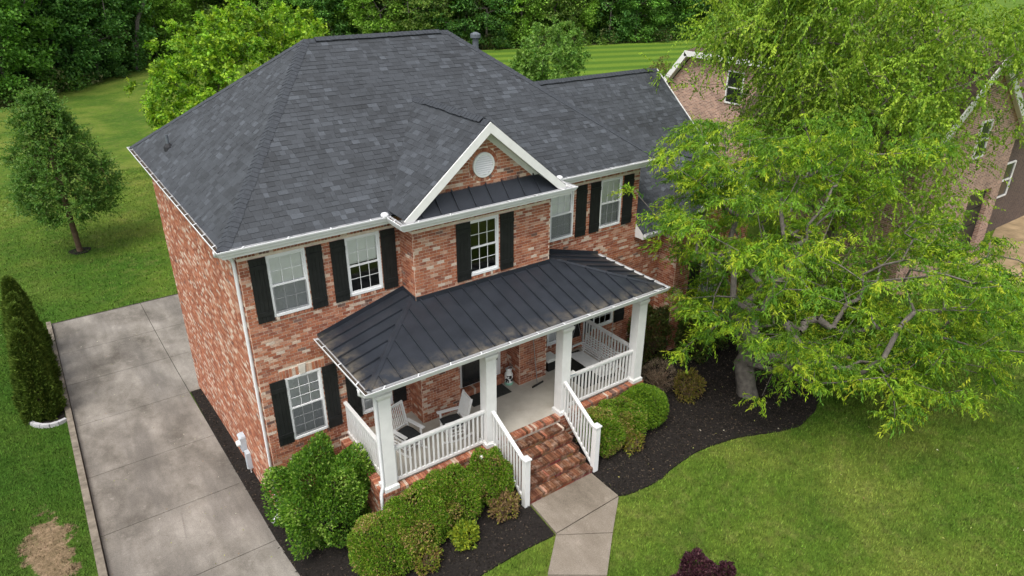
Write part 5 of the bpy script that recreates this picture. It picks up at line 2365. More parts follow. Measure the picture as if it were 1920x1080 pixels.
# --- small dark tree on the left lawn
base = (-1.92, 29.2, gh(-1.92, 29.2))
cls, ows = [], []
for i in range(400):
    s = RNG.uniform(0, 1) ** .95
    rad = 2.75 * (1 - s) ** .55 * min(1, .55 + 2.2 * s) * RNG.uniform(.15, 1) ** .45
    a = RNG.uniform(0, 2 * math.pi)
    rad *= 1 + .25 * math.sin(3 * a + 5 * s)
    cls.append((base[0] + rad * math.cos(a), base[1] + rad * math.sin(a), base[2] + 1.9 + 6.6 * s))
    ows.append((math.cos(a) * .6, math.sin(a) * .6, .35))
cls, ows = np.array(cls), np.array(ows)
GREEN_P = [(0.07, 0.16, 0.028), (0.10, 0.205, 0.035), (0.135, 0.245, 0.045), (0.20, 0.29, 0.08)]
parts = [sprays(cls, ows, 10, .85, 12, .13, .036, lambda s, k: palette(len(s), GREEN_P, (.35, .35, .22, .08)), droop=.1, spread=.55, zbias=.55)]
tree('ornamental_pear_tree', base, 6.4, cls, .15, 'bark_brown', parts, 'small dark green tree standing alone on the left lawn', 'tree', start_frac=.28)
mb = MB()
ring_ = [(base[0] + .55 * math.cos(a) * (1 + .1 * math.sin(3 * a)), base[1] + .55 * math.sin(a)) for a in [i * 2 * math.pi / 24 for i in range(24)]]
tag(ground_patch('mulch_ring', ring_, 0.0, 'mulch', .15, .02), 'small dark mulch ring at the foot of the lone left lawn tree', 'mulch bed', kind='structure')

# --- young tree behind the wing's ridge and a reddish sapling on the far lawn
base = (45.0, 45.5, gh(45, 45.5))
ctr = np.array((45.0, 45.5, base[2] + 4.2))
q, dd = ell_points(ctr, (3.7, 3.7, 3.6), 190, .35, -.85)
q2, dd2 = ell_points(ctr + np.array((-2.2, 1.5, -1.5)), (2.2, 2.2, 1.7), 60, .35, -.85)
q, dd = np.concatenate([q, q2]), np.concatenate([dd, dd2])
parts = [sprays(q, dd * .8, 8, .7, 8, .26, .09, lambda s, k: palette(len(s), [(0.15, 0.28, 0.05), (0.21, 0.35, 0.07), (0.11, 0.22, 0.04)]), droop=.2, spread=.8, zbias=.3)]
tree('young_tree', base, 1.0, q, .12, 'bark_grey', parts, 'young green tree on the back lawn beyond the garage wing ridge', 'tree', step=.9)
base = (56.0, 40.0, gh(56, 40))
q, dd = ell_points((56, 40, base[2] + 2.2), (1.2, 1.2, 1.8), 40, .4, -.9)
parts = [sprays(q, dd * .6, 6, .5, 7, .16, .05, lambda s, k: palette(len(s), [(0.16, 0.13, 0.05), (0.20, 0.15, 0.06), (0.12, 0.15, 0.04)]), droop=.1, spread=.8, zbias=.4)]
tree('sapling', base, .8, q, .06, 'bark_brown', parts, 'thin reddish sapling on the striped lawn beside the neighbouring gable', 'tree')


# --- arborvitae row along the drive
def arborvitae(seed):
    r = np.random.default_rng(seed)
    n = 5200
    s = r.uniform(0, 1, n) ** 1.25
    a = r.uniform(0, 2 * math.pi, n)
    H = 3.25
    rad = .66 * np.power(np.clip(1 - s, 0, 1), .58) * np.clip(.80 + 1.6 * s, 0, 1) * (1 + .16 * np.sin(5 * a + 9 * s + seed) + .1 * np.sin(9 * a - 14 * s))
    rad *= r.uniform(.55, 1, n) ** .35
    P = np.stack([rad * np.cos(a), rad * np.sin(a), .02 + H * s], 1)
    O = np.stack([np.cos(a), np.sin(a), np.full(n, 1.5)], 1)
    k = 5
    PP = np.repeat(P, k, 0) + r.normal(0, .035, (n * k, 3))
    DD = nrm(np.repeat(nrm(O), k, 0) + r.normal(0, .35, (n * k, 3)))
    col = np.array([(0.065, 0.110, 0.016), (0.085, 0.135, 0.020), (0.048, 0.085, 0.014), (0.11, 0.155, 0.026)])[r.integers(0, 4, n * k)] * r.uniform(.8, 1.2, (n * k, 1))
    return leaf_geo(PP, DD, r.uniform(.09, .17, n * k), r.uniform(.014, .026, n * k), col, .2)


arb_meshes = []
LBL = ['front evergreen of the arborvitae row, its skirt above the stone edging', 'second evergreen in the arborvitae row from the stone edging', 'middle evergreen of the arborvitae row beside the driveway',
       'fourth evergreen in the arborvitae row from the stone edging', 'rearmost evergreen of the arborvitae row, near the driveway end']
for i, (y, sc, x) in enumerate(((10.95, 1.0, -4.86), (12.35, .98, -4.84), (13.75, 1.02, -4.86), (15.15, 1.0, -4.87), (16.7, 1.06, -4.92))):
    t_ = thing('arborvitae', (x, y, gh(x, y) - .02), LBL[i], 'evergreen', 'arborvitae row along the driveway', world=False)
    t_.rotation_euler = (0, 0, i * 1.3)
    t_.scale = (sc * .95, sc * .95, sc)
    if i < 2:
        V, F, C = arborvitae(i + 1)
        o = soup('crown', V, F, C, 'leaf_dull', t_)
        arb_meshes.append(o.data)
    else:
        link('crown', arb_meshes[i % 2], t_)
    mb = MB()
    mb.tube([(0, 0, 0), (0, 0, 1.2), (0, 0, 2.8)], [.07, .05, .02], 6)
    mb.build('trunk', 'bark_brown', t_)


# --- clipped box shrubs and others
def shrub(name, loc, r_, h_, n, L_, W_, cols, wts, label, cat, group=None, bark='bark_brown', bare=0.0, seed=1, lump=.14, tipcol=None, leafm='leaf'):
    t_ = thing(name, (loc[0], loc[1], gh(*loc) + .0), label, cat, group, world=False)
    r = np.random.default_rng(seed)
    d_ = nrm(r.normal(0, 1, (n, 3)) * np.array((1, 1, 1.0)))
    d_[:, 2] = np.abs(d_[:, 2]) * np.where(r.uniform(0, 1, n) < .72, 1, -1)
    ph = r.uniform(0, 6.3, 6)
    lob = 1 + lump * (np.sin(3.1 * d_[:, 0] * 2 + ph[0]) * np.sin(2.7 * d_[:, 1] * 2 + ph[1]) + .7 * np.sin(6 * d_[:, 0] + ph[2]) * np.sin(5 * d_[:, 2] + ph[3]) * np.sin(6 * d_[:, 1] + ph[4]))
    # squarish, as clipped
    p_ = np.sign(d_) * np.abs(d_) ** .78
    p_ = p_ / np.linalg.norm(p_, axis=1, keepdims=True) * (1 + .10 * (1 - np.max(np.abs(d_), axis=1, keepdims=True)))
    P = p_ * lob[:, None] * (r.uniform(.45, 1, (n, 1)) ** .28)
    P = P * np.array((r_[0], r_[1], h_ * .52)) + np.array((0, 0, h_ * .50))
    P[:, 2] = np.maximum(P[:, 2], .05)
    D = d_ * .9 + r.normal(0, .55, (n, 3)) + np.array((0, 0, .45))
    cols = np.array(cols)
    blot = np.sin(P[:, 0] * 4.1 + ph[0]) * np.sin(P[:, 1] * 3.7 + ph[1]) * np.sin(P[:, 2] * 3.3 + ph[2])
    idx = r.choice(len(cols), n, p=wts)
    C = cols[idx]
    if tipcol is not None:
        f_ = ((blot > .25) & (r.uniform(0, 1, n) < .6)) | (r.uniform(0, 1, n) < .12)
        C = np.where(f_[:, None], np.array(tipcol)[r.integers(0, len(tipcol), n)], C)
    C = C * r.uniform(.78, 1.22, (n, 1))
    V, F, Cc = leaf_geo(P, D, L_ * r.uniform(.7, 1.3, n), W_ * r.uniform(.7, 1.3, n), C, .25)
    soup('foliage', V, F, Cc, leafm, t_)
    mb = MB()
    ns = 16 if bare == 0 else int(60 * bare)
    for i in range(ns):
        a = r.uniform(0, 6.283)
        k = r.uniform(.3, .95)
        e = (r_[0] * k * math.cos(a), r_[1] * k * math.sin(a), h_ * r.uniform(.5, .95) * (1 - .3 * k))
        m_ = (e[0] * .45 + r.normal(0, .05), e[1] * .45 + r.normal(0, .05), e[2] * .55)
        mb.tube([(e[0] * .08, e[1] * .08, -.05), m_, e], [.014, .010, .004], 4, cap=False)
    mb.build('stems', bark, t_)
    return t_


BOX = [(0.100, 0.205, 0.015), (0.145, 0.26, 0.018), (0.20, 0.305, 0.024), (0.065, 0.145, 0.012)]
BOXT = [(0.34, 0.24, 0.085), (0.27, 0.28, 0.05), (0.38, 0.27, 0.12), (0.22, 0.28, 0.03)]
GB = 'clipped box bushes in front of the porch'
bw = (.32, .34, .22, .12)
shrub('box_bush', (1.30, -3.42), (.80, .78), 1.36, 18000, .048, .015, BOX, bw, 'round clipped bush nearest the driveway, orange tipped, left of the walk', 'bush', GB, tipcol=BOXT, seed=21, lump=.08)
shrub('box_bush', (2.32, -3.28), (.80, .76), 1.40, 18000, .048, .015, BOX, bw, 'clipped green bush under the porch rail, second from the corner column', 'bush', GB, tipcol=BOXT, seed=22)
shrub('box_bush', (3.28, -3.22), (.78, .72), 1.36, 18000, .048, .015, BOX, bw, 'clipped green bush under the porch rail, between two others', 'bush', GB, tipcol=BOXT, seed=23)
shrub('box_bush', (4.34, -3.28), (.56, .60), 1.42, 14000, .048, .015, BOX, bw, 'half browned clipped bush against the left stair railing', 'bush', GB, tipcol=[(0.24, 0.15, 0.07), (0.32, 0.22, 0.11), (0.30, 0.26, 0.05)], seed=24, lump=.16)
shrub('box_bush', (7.98, -3.42), (.60, .66), 1.2, 15000, .048, .015, BOX, bw, 'clipped green bush against the right stair railing', 'bush', GB, tipcol=BOXT, seed=25)
shrub('box_bush', (8.85, -3.32), (.72, .68), 1.16, 15000, .048, .015, BOX, bw, 'middle clipped bush of the hedge right of the steps', 'bush', GB, tipcol=BOXT, seed=26)
shrub('box_bush', (9.85, -3.22), (.76, .70), 1.16, 16000, .048, .015, BOX, bw, 'rightmost rounded clipped bush of the hedge right of the steps', 'bush', GB, seed=27, lump=.08)
shrub('leafy_shrub', (0.72, -1.35), (1.12, 1.12), 2.30, 27000, .072, .024, [(0.068, 0.165, 0.014), (0.095, 0.21, 0.018), (0.135, 0.26, 0.022), (0.042, 0.11, 0.012)], (.3, .32, .2, .18),
      'tall loose leafy green shrub at the house corner below the window', 'shrub', seed=28, lump=.34, bark='bark_grey', tipcol=[(0.20, 0.34, 0.04), (0.30, 0.42, 0.10), (0.16, 0.30, 0.03)])
shrub('sprout_bush', (3.10, -4.12), (.30, .28), .50, 1300, .09, .026, [(0.24, 0.30, 0.025), (0.32, 0.37, 0.03), (0.13, 0.21, 0.02)], (.35, .3, .35),
      'tiny yellow green bush in the mulch before the clipped bushes', 'bush', seed=29, lump=.3, bare=.3, bark='dead_twig')
shrub('sprout_bush', (2.02, -4.12), (.34, .30), .55, 800, .08, .024, [(0.24, 0.26, 0.03), (0.26, 0.17, 0.07), (0.13, 0.19, 0.02)], (.3, .35, .35),
      'small half dead twiggy bush at the foot of the roundest clipped bush', 'bush', seed=30, lump=.3, bare=.6, bark='dead_twig')
shrub('sprout_bush', (4.32, -4.0), (.36, .26), .62, 900, .08, .022, [(0.24, 0.16, 0.075), (0.19, 0.12, 0.06), (0.24, 0.24, 0.04)], (.45, .3, .25),
      'brown twiggy bush foot in the mulch by the left newel post', 'bush', seed=31, lump=.3, bare=.7, bark='dead_twig')
shrub('sprout_bush', (8.75, -3.95), (.34, .26), .50, 700, .08, .022, [(0.26, 0.24, 0.035), (0.22, 0.15, 0.06), (0.16, 0.22, 0.02)], (.4, .3, .3),
      'small yellowing bush foot below the hedge right of the steps', 'bush', seed=32, lump=.3, bare=.6, bark='dead_twig')
shrub('dry_shrub', (11.55, -2.2), (.62, .58), .95, 2600, .05, .012, [(0.15, 0.115, 0.08), (0.19, 0.15, 0.11), (0.10, 0.075, 0.05)], (.4, .3, .3),
      'leafless grey brown round shrub beyond the right porch corner', 'shrub', seed=33, bare=2.2, bark='dead_twig', lump=.1, leafm='leaf_dull')
shrub('dry_shrub', (11.95, -3.1), (.46, .42), .9, 2600, .07, .018, [(0.18, 0.12, 0.05), (0.13, 0.14, 0.02), (0.22, 0.19, 0.03)], (.4, .3, .3),
      'half dead bronze shrub in the mulch right of the hedge', 'shrub', seed=34, bare=1.0, bark='dead_twig', lump=.2)
shrub('foundation_shrub', (12.6, -.75), (.8, .5), 1.9, 5200, .10, .03, [(0.05, 0.075, 0.018), (0.075, 0.10, 0.022), (0.10, 0.075, 0.025)], (.4, .35, .25),
      'dark evergreen shrub against the wall right of the porch', 'shrub', seed=35, bare=.8, lump=.25)
shrub('foundation_shrub', (14.4, -1.5), (1.1, .6), 1.5, 6000, .10, .03, [(0.05, 0.085, 0.018), (0.075, 0.12, 0.022), (0.10, 0.085, 0.025)], (.4, .35, .25),
      'dark evergreen shrub under the garage wing window', 'shrub', seed=36, bare=.8, lump=.25)
BAR = [(0.055, 0.018, 0.028), (0.085, 0.028, 0.042), (0.035, 0.012, 0.020), (0.12, 0.055, 0.06)]
GP = 'purple barberry clumps at the lawn edge'
shrub('barberry', (6.70, -8.04), (.36, .33), .60, 3000, .06, .018, BAR, (.35, .3, .25, .1), 'largest dark purple barberry bush, in the lawn at the bottom edge', 'bush', GP, seed=37, lump=.28)
shrub('barberry', (6.22, -7.98), (.19, .17), .26, 900, .06, .018, BAR, (.35, .3, .25, .1), 'small purple barberry clump to the left of the largest one', 'bush', GP, seed=38, lump=.3)
shrub('barberry', (7.30, -8.42), (.20, .17), .36, 1000, .06, .018, BAR, (.35, .3, .25, .1), 'small purple barberry clump to the right of the largest one', 'bush', GP, seed=39, lump=.3)

mb = MB()
mb.lathe([(.001, 1.80), (.035, 1.81), (.05, 1.85), (.035, 1.89), (.001, 1.90)], 4.20, -3.16, 14)
tag(mb.build('white_ball', 'plastic_white', smooth=True), 'white ball resting on top of the half browned bush', 'ball')


# ------------------------------------------------------------------ the wood behind the lawns
def wood_crown(seed, H=17.0, R=4.6, n=7000, low=.5):
    r = np.random.default_rng(seed)
    nc = 190
    s = r.uniform(0, 1, nc)
    a = r.uniform(0, 2 * math.pi, nc)
    rad = R * np.sqrt(np.clip(1 - ((s - .45) / .62) ** 2, .05, 1)) * r.uniform(.35, 1, nc) ** .4
    cc = np.stack([rad * np.cos(a), rad * np.sin(a), low + (H - low) * s], 1)
    k = n // nc
    sz = np.repeat(r.uniform(.7, 1.35, (nc, 1)), k, 0)
    P = np.repeat(cc, k, 0) + nrm(r.normal(0, 1, (nc * k, 3))) * (r.uniform(.2, 1, (nc * k, 1)) ** .5) * sz * np.array((1.25, 1.25, .7))
    D = r.normal(0, .8, P.shape) + np.stack([np.cos(np.repeat(a, k)), np.sin(np.repeat(a, k)), np.full(nc * k, .1)], 1)
    tone = np.repeat(r.uniform(.65, 1.35, (nc, 1)), k, 0)
    base_ = np.array([[(0.040, 0.095, 0.016), (0.058, 0.130, 0.020), (0.080, 0.160, 0.024)],
                      [(0.060, 0.120, 0.016), (0.085, 0.155, 0.020), (0.110, 0.185, 0.026)],
                      [(0.030, 0.078, 0.018), (0.042, 0.100, 0.022), (0.060, 0.125, 0.026)],
                      [(0.065, 0.095, 0.022), (0.085, 0.120, 0.024), (0.055, 0.105, 0.020)]])[seed % 4]
    C = base_[r.integers(0, 3, len(P))] * tone * r.uniform(.8, 1.2, (len(P), 1))
    return leaf_geo(P, D, r.uniform(.28, .5, len(P)), r.uniform(.10, .18, len(P)), C * 2.2, .15), cc


edge = [(-26, 72), (-14, 76), (-4, 80.5), (3, 87), (9, 94), (17, 103), (28, 104), (40, 98), (52, 91), (65, 87), (80, 83), (102, 79), (130, 74), (165, 66)]


def along(pts, s):
    L_ = [math.hypot(b_[0] - a[0], b_[1] - a[1]) for a, b_ in zip(pts[:-1], pts[1:])]
    s *= sum(L_)
    for (a, b_, l_) in zip(pts[:-1], pts[1:], L_):
        if s <= l_:
            return a[0] + (b_[0] - a[0]) * s / l_, a[1] + (b_[1] - a[1]) * s / l_
        s -= l_
    return pts[-1]


wood_mesh, wood_trunk = [], []
for k in range(5):
    (V, F, C), cc = wood_crown(k + 1, H=16 + k, R=4.6 + .3 * k, n=15000)
    tmp = soup('crown', V, F, C, 'leaf', None)
    wood_mesh.append(tmp.data)
    bpy.data.objects.remove(tmp)
    nodes, par, rad = skeleton((0, 0, -.3), (.2, .1, 6.5), cc[::5], .20, step=1.5)
    tmp = branch_mesh(nodes, par, rad, 'trunk', 'bark_grey', None, n=5)
    wood_trunk.append(tmp.data)
    bpy.data.objects.remove(tmp)
rw = random.Random(5)
ORD = ['first', 'second', 'third', 'fourth', 'fifth', 'sixth', 'seventh', 'eighth', 'ninth', 'tenth', 'eleventh', 'twelfth', 'thirteenth', 'fourteenth', 'fifteenth',
       'sixteenth', 'seventeenth', 'eighteenth', 'nineteenth', 'twentieth'] + ['twenty-' + q for q in ('first', 'second', 'third', 'fourth', 'fifth', 'sixth', 'seventh', 'eighth', 'ninth')] + ['thirtieth'] + ['thirty-' + q for q in ('first', 'second', 'third', 'fourth', 'fifth')]
TONE = ['mid green', 'yellowish green', 'deep bluish green', 'olive green', 'fresh mid green']
n_front = 0
for row, (cnt, back, sc0) in enumerate(((34, 3.5, .92), (30, 10.0, 1.15))):
    for i in range(cnt):
        x, y = along(edge, (i + rw.uniform(.2, .8)) / cnt)
        x += rw.uniform(-1, 1)
        y += back + rw.uniform(-1.5, 1.5)
        u_, v_, z_ = screen((x, y, 4))
        if not (-140 < u_ < 2060):
            continue
        k = rw.randrange(5)
        if row == 0:
            lab = TONE[k] + ' tree at the edge of the wood, ' + ORD[n_front] + ' from the left'
            n_front += 1
        else:
            lab = 'tall tree half hidden behind the front row of the wood'
        t_ = thing('woodland_tree', (x, y, gh(x, y)), lab, 'tree', 'trees of the wood behind the lawns', world=False)
        t_.rotation_euler = (0, 0, rw.uniform(0, 6.28))
        s = sc0 * rw.uniform(.85, 1.15)
        t_.scale = (s, s, s)
        link('crown', wood_mesh[k], t_)
        link('trunk', wood_trunk[k], t_)
# undergrowth along the wood's edge and the mass of the wood behind
r = np.random.default_rng(77)
nb = 330
cs = np.array([along(edge, q) for q in r.uniform(0, .98, nb)])
cs = cs + r.normal(0, 1.0, cs.shape) + np.array((0, 1.0))
hh = r.uniform(.7, 3.0, nb)
rr = r.uniform(.9, 2.2, nb)
k = 95
P = np.repeat(np.stack([cs[:, 0], cs[:, 1], np.array([gh(a, b_) for a, b_ in cs]) + hh * .5], 1), k, 0)
P = P + nrm(r.normal(0, 1, P.shape)) * r.uniform(.4, 1, (len(P), 1)) ** .4 * np.stack([np.repeat(rr, k), np.repeat(rr, k), np.repeat(hh * .6, k)], 1)
pal = np.array([(0.045, 0.105, 0.016), (0.065, 0.135, 0.02), (0.075, 0.085, 0.03), (0.03, 0.075, 0.014), (0.085, 0.15, 0.024)])
tone = 1.5 * pal[np.repeat(r.integers(0, 5, nb), k)] * r.uniform(.7, 1.3, (len(P), 1))
V, F, C = leaf_geo(P, r.normal(0, 1, P.shape) + np.array((0, 0, .2)), r.uniform(.25, .5, len(P)), r.uniform(.09, .17, len(P)), tone, .15)
tag(soup('undergrowth', V, F, C, 'leaf'), 'dense low undergrowth along the edge of the wood', 'undergrowth', kind='stuff')
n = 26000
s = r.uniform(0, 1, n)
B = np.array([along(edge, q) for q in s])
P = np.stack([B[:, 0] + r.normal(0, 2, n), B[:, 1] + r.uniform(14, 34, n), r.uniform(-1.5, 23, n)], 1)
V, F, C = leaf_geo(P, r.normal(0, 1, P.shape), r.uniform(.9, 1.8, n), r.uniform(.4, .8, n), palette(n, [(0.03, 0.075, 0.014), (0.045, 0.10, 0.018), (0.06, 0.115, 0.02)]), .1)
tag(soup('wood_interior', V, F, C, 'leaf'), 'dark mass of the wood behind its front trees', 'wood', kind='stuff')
ff = [(x, y) for x, y in edge] + [(200, 200), (-60, 200)]
dense = []
for i in range(len(ff)):
    a, b_ = Vector(ff[i]), Vector(ff[(i + 1) % len(ff)])
    kk = max(1, int((b_ - a).length / 4))
    dense += [tuple(a + (b_ - a) * j / kk) for j in range(kk)]
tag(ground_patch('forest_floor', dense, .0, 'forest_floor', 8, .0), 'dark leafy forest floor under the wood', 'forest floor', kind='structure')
# one pale bare trunk leaning out of the wood
lt = thing('leaning_tree', (24, 100, gh(24, 100)), 'bare pale trunk leaning across the dark wood at top left', 'tree')
mb = MB()
p0 = np.array((17.0, 99.0, 6.0))
mb.tube([(12.5, 97, gh(12.5, 97)), (14.0, 97, 4.5), (16.2, 97.2, 8.2), (17.8, 97.4, 10.4), (18.8, 97.5, 13.5)], [.30, .26, .2, .15, .08], 7)
mb.tube([(16.2, 97.2, 8.2), (18.5, 97, 9.6), (20.4, 97, 10.0)], [.14, .09, .04], 6)
mb.build('trunk', 'bark_grey', lt)

# ------------------------------------------------------------------ neighbouring house
nbh = thing('neighbor_house', (30, 4, .5), 'pinkish brown brick neighbouring house with brown shingle roof and white trim', 'house')
GZ0 = .3
mb = MB()
x = 28.0
prof = [(2.2, GZ0), (16.0, GZ0), (16.0, 3.4), (11.9, 8.2), (6.3, 8.2), (2.2, 3.4)]
mb.face([(x, y, z) for y, z in prof])
mb.face([(x, 2.2, GZ0), (44, 2.2, GZ0), (44, 2.2, 4.2), (x, 2.2, 3.4)])
mb.build('wall', 'brick_neighbor', nbh)
mb = MB()
mb.face([(27.6, 12.2, 8.3), (27.6, 6.0, 8.3), (30.2, 9.1, 10.4)])
mb.face([(27.6, 12.2, 8.3), (30.2, 9.1, 10.4), (46, 9.1, 10.4), (46, 16.4, 3.2), (27.6, 16.4, 3.2)])
mb.face([(27.6, 6.0, 8.3), (27.6, 1.8, 3.2), (46, 1.8, 3.2), (46, 9.1, 10.4), (30.2, 9.1, 10.4)])
nroof = mb.build('roof', 'shingle_brown', nbh)
for (a, b_) in (((27.62, 16.4, 3.1), (27.62, 12.15, 8.2)), ((27.62, 12.25, 8.2), (27.62, 5.95, 8.2)), ((27.62, 6.05, 8.2), (27.62, 1.8, 3.1))):
    mb = MB()
    mb.bar(a, b_, .06, .28, up=(0, .3, 1))
    mb.build('rake_board', 'nb_trim', nbh)
    mb = MB()
    a1, b1 = Vector(a), Vector(b_)
    mb.face([a1 + Vector((.03, 0, -.12)), b1 + Vector((.03, 0, -.12)), b1 + Vector((.4, 0, -.16)), a1 + Vector((.4, 0, -.16))])
    mb.build('rake_soffit', 'nb_trim', nbh)


def nb_window(p, u, wd, ht, nrm_, parent=nbh):
    p, u, n_ = Vector(p), Vector(u), Vector(nrm_)
    up = Vector((0, 0, 1))
    mb = MB()
    for (a, b_) in ((p, p + u * wd), (p + up * ht, p + u * wd + up * ht), (p + up * ht / 2, p + u * wd + up * ht / 2)):
        mb.bar(a + n_ * .03, b_ + n_ * .03, .08, .07)
    for (a, b_) in ((p, p + up * ht), (p + u * wd, p + u * wd + up * ht)):
        mb.bar(a + n_ * .03, b_ + n_ * .03, .07, .08, up=tuple(n_))
    w_ = mb.build('window', 'nb_trim', parent)
    for i in range(2):
        m1 = MB()
        z0_, z1_ = up * ht * i / 2, up * ht * (i + 1) / 2
        m1.face([p + z0_ + n_ * .02, p + u * wd + z0_ + n_ * .02, p + u * wd + z1_ + n_ * .02, p + z1_ + n_ * .02])
        m1.build('pane', 'door_black', w_)


nb_window((28, 9.4, 6.0), (0, -1, 0), 1.0, 1.6, (-1, 0, 0))
nb_window((28, 10.4, 2.0), (0, -1, 0), 1.0, 1.6, (-1, 0, 0))
nb_window((28, 7.0, 2.0), (0, -1, 0), 1.0, 1.6, (-1, 0, 0))
mb = MB()
mb.tube([(27.9, 5.7, 7.4), (27.9, 5.7, .5)], .05, 8)
mb.build('downspout', 'nb_trim', nbh)
# its front gable wing with the garage opening
FY, PXN, HWN = -2.7, 28.9, 4.0
ZN = 9.4 - .76 * HWN
g0, g1 = 29.9, 32.0
mb = MB()
mb.face([(PXN - HWN, FY, GZ0), (g0, FY, GZ0), (g0, FY, 3.7), (PXN - HWN, FY, 3.7)])
mb.face([(g1, FY, GZ0), (PXN + HWN, FY, GZ0), (PXN + HWN, FY, 3.7), (g1, FY, 3.7)])
mb.face([(PXN - HWN, FY, 3.7), (PXN + HWN, FY, 3.7), (PXN + HWN, FY, ZN), (PXN, FY, 9.4), (PXN - HWN, FY, ZN)])
for x in (PXN - HWN, PXN + HWN):
    mb.face([(x, FY, GZ0), (x, 2.2, GZ0), (x, 2.2, ZN), (x, FY, ZN)])
for (a, b_) in (((g0, GZ0), (g0, 3.7)), ((g0, 3.7), (g1, 3.7)), ((g1, 3.7), (g1, GZ0))):
    mb.face([(a[0], FY, a[1]), (b_[0], FY, b_[1]), (b_[0], FY + .3, b_[1]), (a[0], FY + .3, a[1])])
mb.build('wall', 'brick_neighbor', nbh)
mb = MB()
mb.box(g0 + .02, g1 - .02, FY + .2, FY + .25, GZ0, 3.68)
gd = mb.build('garage_door', 'door_black', nbh)
for i in range(4):
    m1 = MB()
    m1.box(g0 + .05, g1 - .05, FY + .17, FY + .2, GZ0 + .05 + .83 * i, GZ0 + .83 * (i + 1))
    m1.build('panel', 'plastic_black', gd)
for s_ in (-1, 1):
    e, ez = PXN + s_ * (HWN + .25), 9.62 - .76 * (HWN + .25)
    mb = MB()
    mb.face([(PXN, FY - .25, 9.62), (e, FY - .25, ez), (e, 6.0, ez), (PXN, 6.0, 9.62)])
    mb.build('roof', 'shingle_brown', nbh)
    mb = MB()
    mb.bar((PXN, FY - .27, 9.46), (e, FY - .27, ez - .16), .05, .34)
    mb.build('rake_board', 'nb_trim', nbh)
    mb = MB()
    mb.face([(PXN, FY - .24, 9.4), (e, FY - .24, ez - .22), (e, FY, ez - .22), (PXN, FY, 9.4)])
    mb.build('rake_soffit', 'nb_trim', nbh)
nb_window((28.9, FY, 5.5), (1, 0, 0), .9, 1.5, (0, -1, 0))
# set-back right part in brick, with its own roof
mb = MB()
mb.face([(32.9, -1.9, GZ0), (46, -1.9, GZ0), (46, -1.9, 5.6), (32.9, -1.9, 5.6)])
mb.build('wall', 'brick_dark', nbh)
mb = MB()
mb.face([(32.95, -2.4, 5.55), (46, -2.4, 5.55), (46, 9.1, 10.5), (32.95, 9.1, 10.5)])
mb.build('roof', 'shingle_brown', nbh)
nb_window((35.0, -1.9, 2.4), (1, 0, 0), 1.1, 1.7, (0, -1, 0))
tag(ground_patch('neighbor_drive', [(24.5, -2.9), (33, -2.9), (48, 1.5), (48, -9.5), (36, -6.6), (28.5, -5.4)], .02, 'tan_paving', 1.0, .0), 'tan paved drive in front of the neighbouring garage', 'driveway', kind='structure')

# ------------------------------------------------------------------ grass blades
r = np.random.default_rng(9)
beds = [dense, bedL, bedR, evb, [(5.0, -5.25), (7.15, -5.15), (7.15, -4), (5.0, -4)], [(4.08, -6.05), (4.98, -5.2), (7.14, -5.12), (5.16, -6.84)], [(4.08, -6.05), (5.16, -6.84), (3.6, -8.2), (2.6, -7.3)],
        [(-4.27, -20), (4.3, -20), (4.3, -10), (0.8, -5), (-0.2, -2.6), (-0.36, 10), (4.3, 10), (4.3, 19.8), (-4.27, 19.8)], [(0, 0), (17.1, 0), (17.1, 9.7), (0, 9.7)], [(1.7, -2.6), (10.5, -2.6), (10.5, 0), (1.7, 0)]]
soil_c = np.array((-5.15, 2.55))


def allowed(P):
    ok = np.ones(len(P), bool)
    ok &= ~((np.hypot((P[:, 0] + 5.2) * 1.5, (P[:, 1] - 2.5) * .48) < .75) & (RNG.uniform(0, 1, len(P)) < .85))
    P = P + np.concatenate([RNG.normal(0, .045, (len(P), 2)), np.zeros((len(P), 1))], 1)
    for poly in beds[1:]:
        a = np.array(poly)
        x0, y0 = a.min(0)
        x1, y1 = a.max(0)
        m_ = (P[:, 0] > x0) & (P[:, 0] < x1) & (P[:, 1] > y0) & (P[:, 1] < y1) & ok
        for i in np.nonzero(m_)[0]:
            if inpoly(P[i, 0], P[i, 1], poly):
                ok[i] = False
    return ok


def grass(n, x0, x1, y0, y1, hgt, wid):
    P = np.stack([r.uniform(x0, x1, n), r.uniform(y0, y1, n), np.zeros(n)], 1)
    u_, v_, z_ = screen(P)
    m_ = (u_ > -30) & (u_ < 1950) & (v_ > -20) & (v_ < 1130) & (z_ > 2)
    P = P[m_]
    P = P[allowed(P)]
    P[:, 2] = [gh(a, b_) - .03 for a, b_ in P[:, :2]]
    n = len(P)
    a = r.uniform(0, 6.283, n)
    hh_ = hgt * r.uniform(.55, 1.25, n)
    tip = P + np.stack([np.cos(a + 1.2) * hh_ * r.uniform(.1, .8, n), np.sin(a + 1.2) * hh_ * r.uniform(.1, .8, n), hh_], 1)
    s = np.stack([np.cos(a), np.sin(a), np.zeros(n)], 1) * (wid * r.uniform(.6, 1.3, n))[:, None]
    V = np.stack([P - s, P + s, tip], 1).reshape(-1, 3)
    F = np.arange(3 * n).reshape(-1, 3)
    C = np.repeat(np.clip(r.normal(.95, .27, (n, 1)) * np.array((1.0, 1.0, 1.0)) + r.normal(0, .05, (n, 3)), .3, 1.7), 3, 0)
    return V, F, C


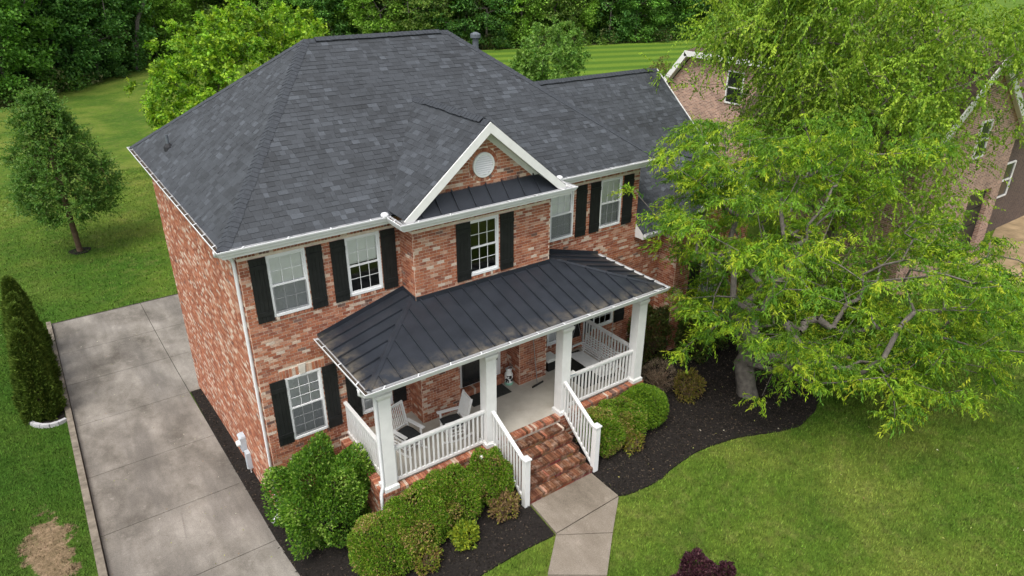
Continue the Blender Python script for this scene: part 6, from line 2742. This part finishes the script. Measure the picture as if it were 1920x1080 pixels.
parts = [grass(260000, 2.5, 27, -13, 1, .072, .011), grass(90000, -9, -4.25, -1, 24, .07, .011), grass(45000, -12, 8, 19, 46, .10, .022)]
V, F, C = join_geo(parts)
tag(soup('grass', V, F, C, 'grass_blade'), 'short green lawn grass around the house', 'grass', kind='stuff')

# ------------------------------------------------------------------ bark chips on the beds, fallen leaves on lawn and drive


def scatter(n, poly, L0, L1, W0, W1, cols, off, flat=.35):
    a = np.array(poly)
    P = np.stack([r.uniform(a[:, 0].min(), a[:, 0].max(), n), r.uniform(a[:, 1].min(), a[:, 1].max(), n)], 1)
    P = np.array([q for q in P if inpoly(q[0], q[1], poly)])
    n = len(P)
    P = np.concatenate([P, np.array([[gh(*q) + off] for q in P])], 1)
    D = np.concatenate([r.normal(0, 1, (n, 2)), r.normal(0, flat, (n, 1))], 1)
    return leaf_geo(P, D, r.uniform(L0, L1, n), r.uniform(W0, W1, n), palette(n, cols, None, .35), .2)


CH = [(0.016, 0.013, 0.011), (0.03, 0.025, 0.021), (0.05, 0.04, 0.032), (0.022, 0.02, 0.019), (0.085, 0.066, 0.05)]
bedRs = smooth_poly(bedR, 0.2, 0.05)
V, F, C = join_geo([scatter(26000, bedRs, .03, .09, .008, .02, CH, .035), scatter(15000, bedL, .03, .09, .008, .02, CH, .035)])
tag(soup('bark_chips', V, F, C, 'leaf_dull'), 'loose black bark chips covering the planting beds', 'bark chips', kind='stuff')
LIT = [(0.42, 0.36, 0.22), (0.30, 0.30, 0.10), (0.50, 0.46, 0.38), (0.22, 0.15, 0.08), (0.33, 0.36, 0.12)]
lit = [scatter(230, bedRs, .03, .07, .01, .022, LIT, .05), scatter(130, bedL, .03, .07, .01, .022, LIT, .05),
       scatter(110, [(5.2, -12), (24, -12), (24, -1), (15, -6.2), (10, -5.3), (7.2, -5.2)], .03, .09, .008, .02, LIT, .03),
       scatter(150, [(-4, -3), (-.5, -3), (-.5, 19), (-4, 19)], .02, .06, .008, .018, LIT[2:], .02),
       scatter(70, [(-9, -1), (-4.3, -1), (-4.3, 24), (-9, 24)], .03, .08, .008, .02, LIT, .03)]
V, F, C = join_geo(lit)
tag(soup('fallen_leaves', V, F, C, 'leaf_dull'), 'scattered pale fallen leaves on lawn, beds and driveway', 'fallen leaves', kind='stuff')
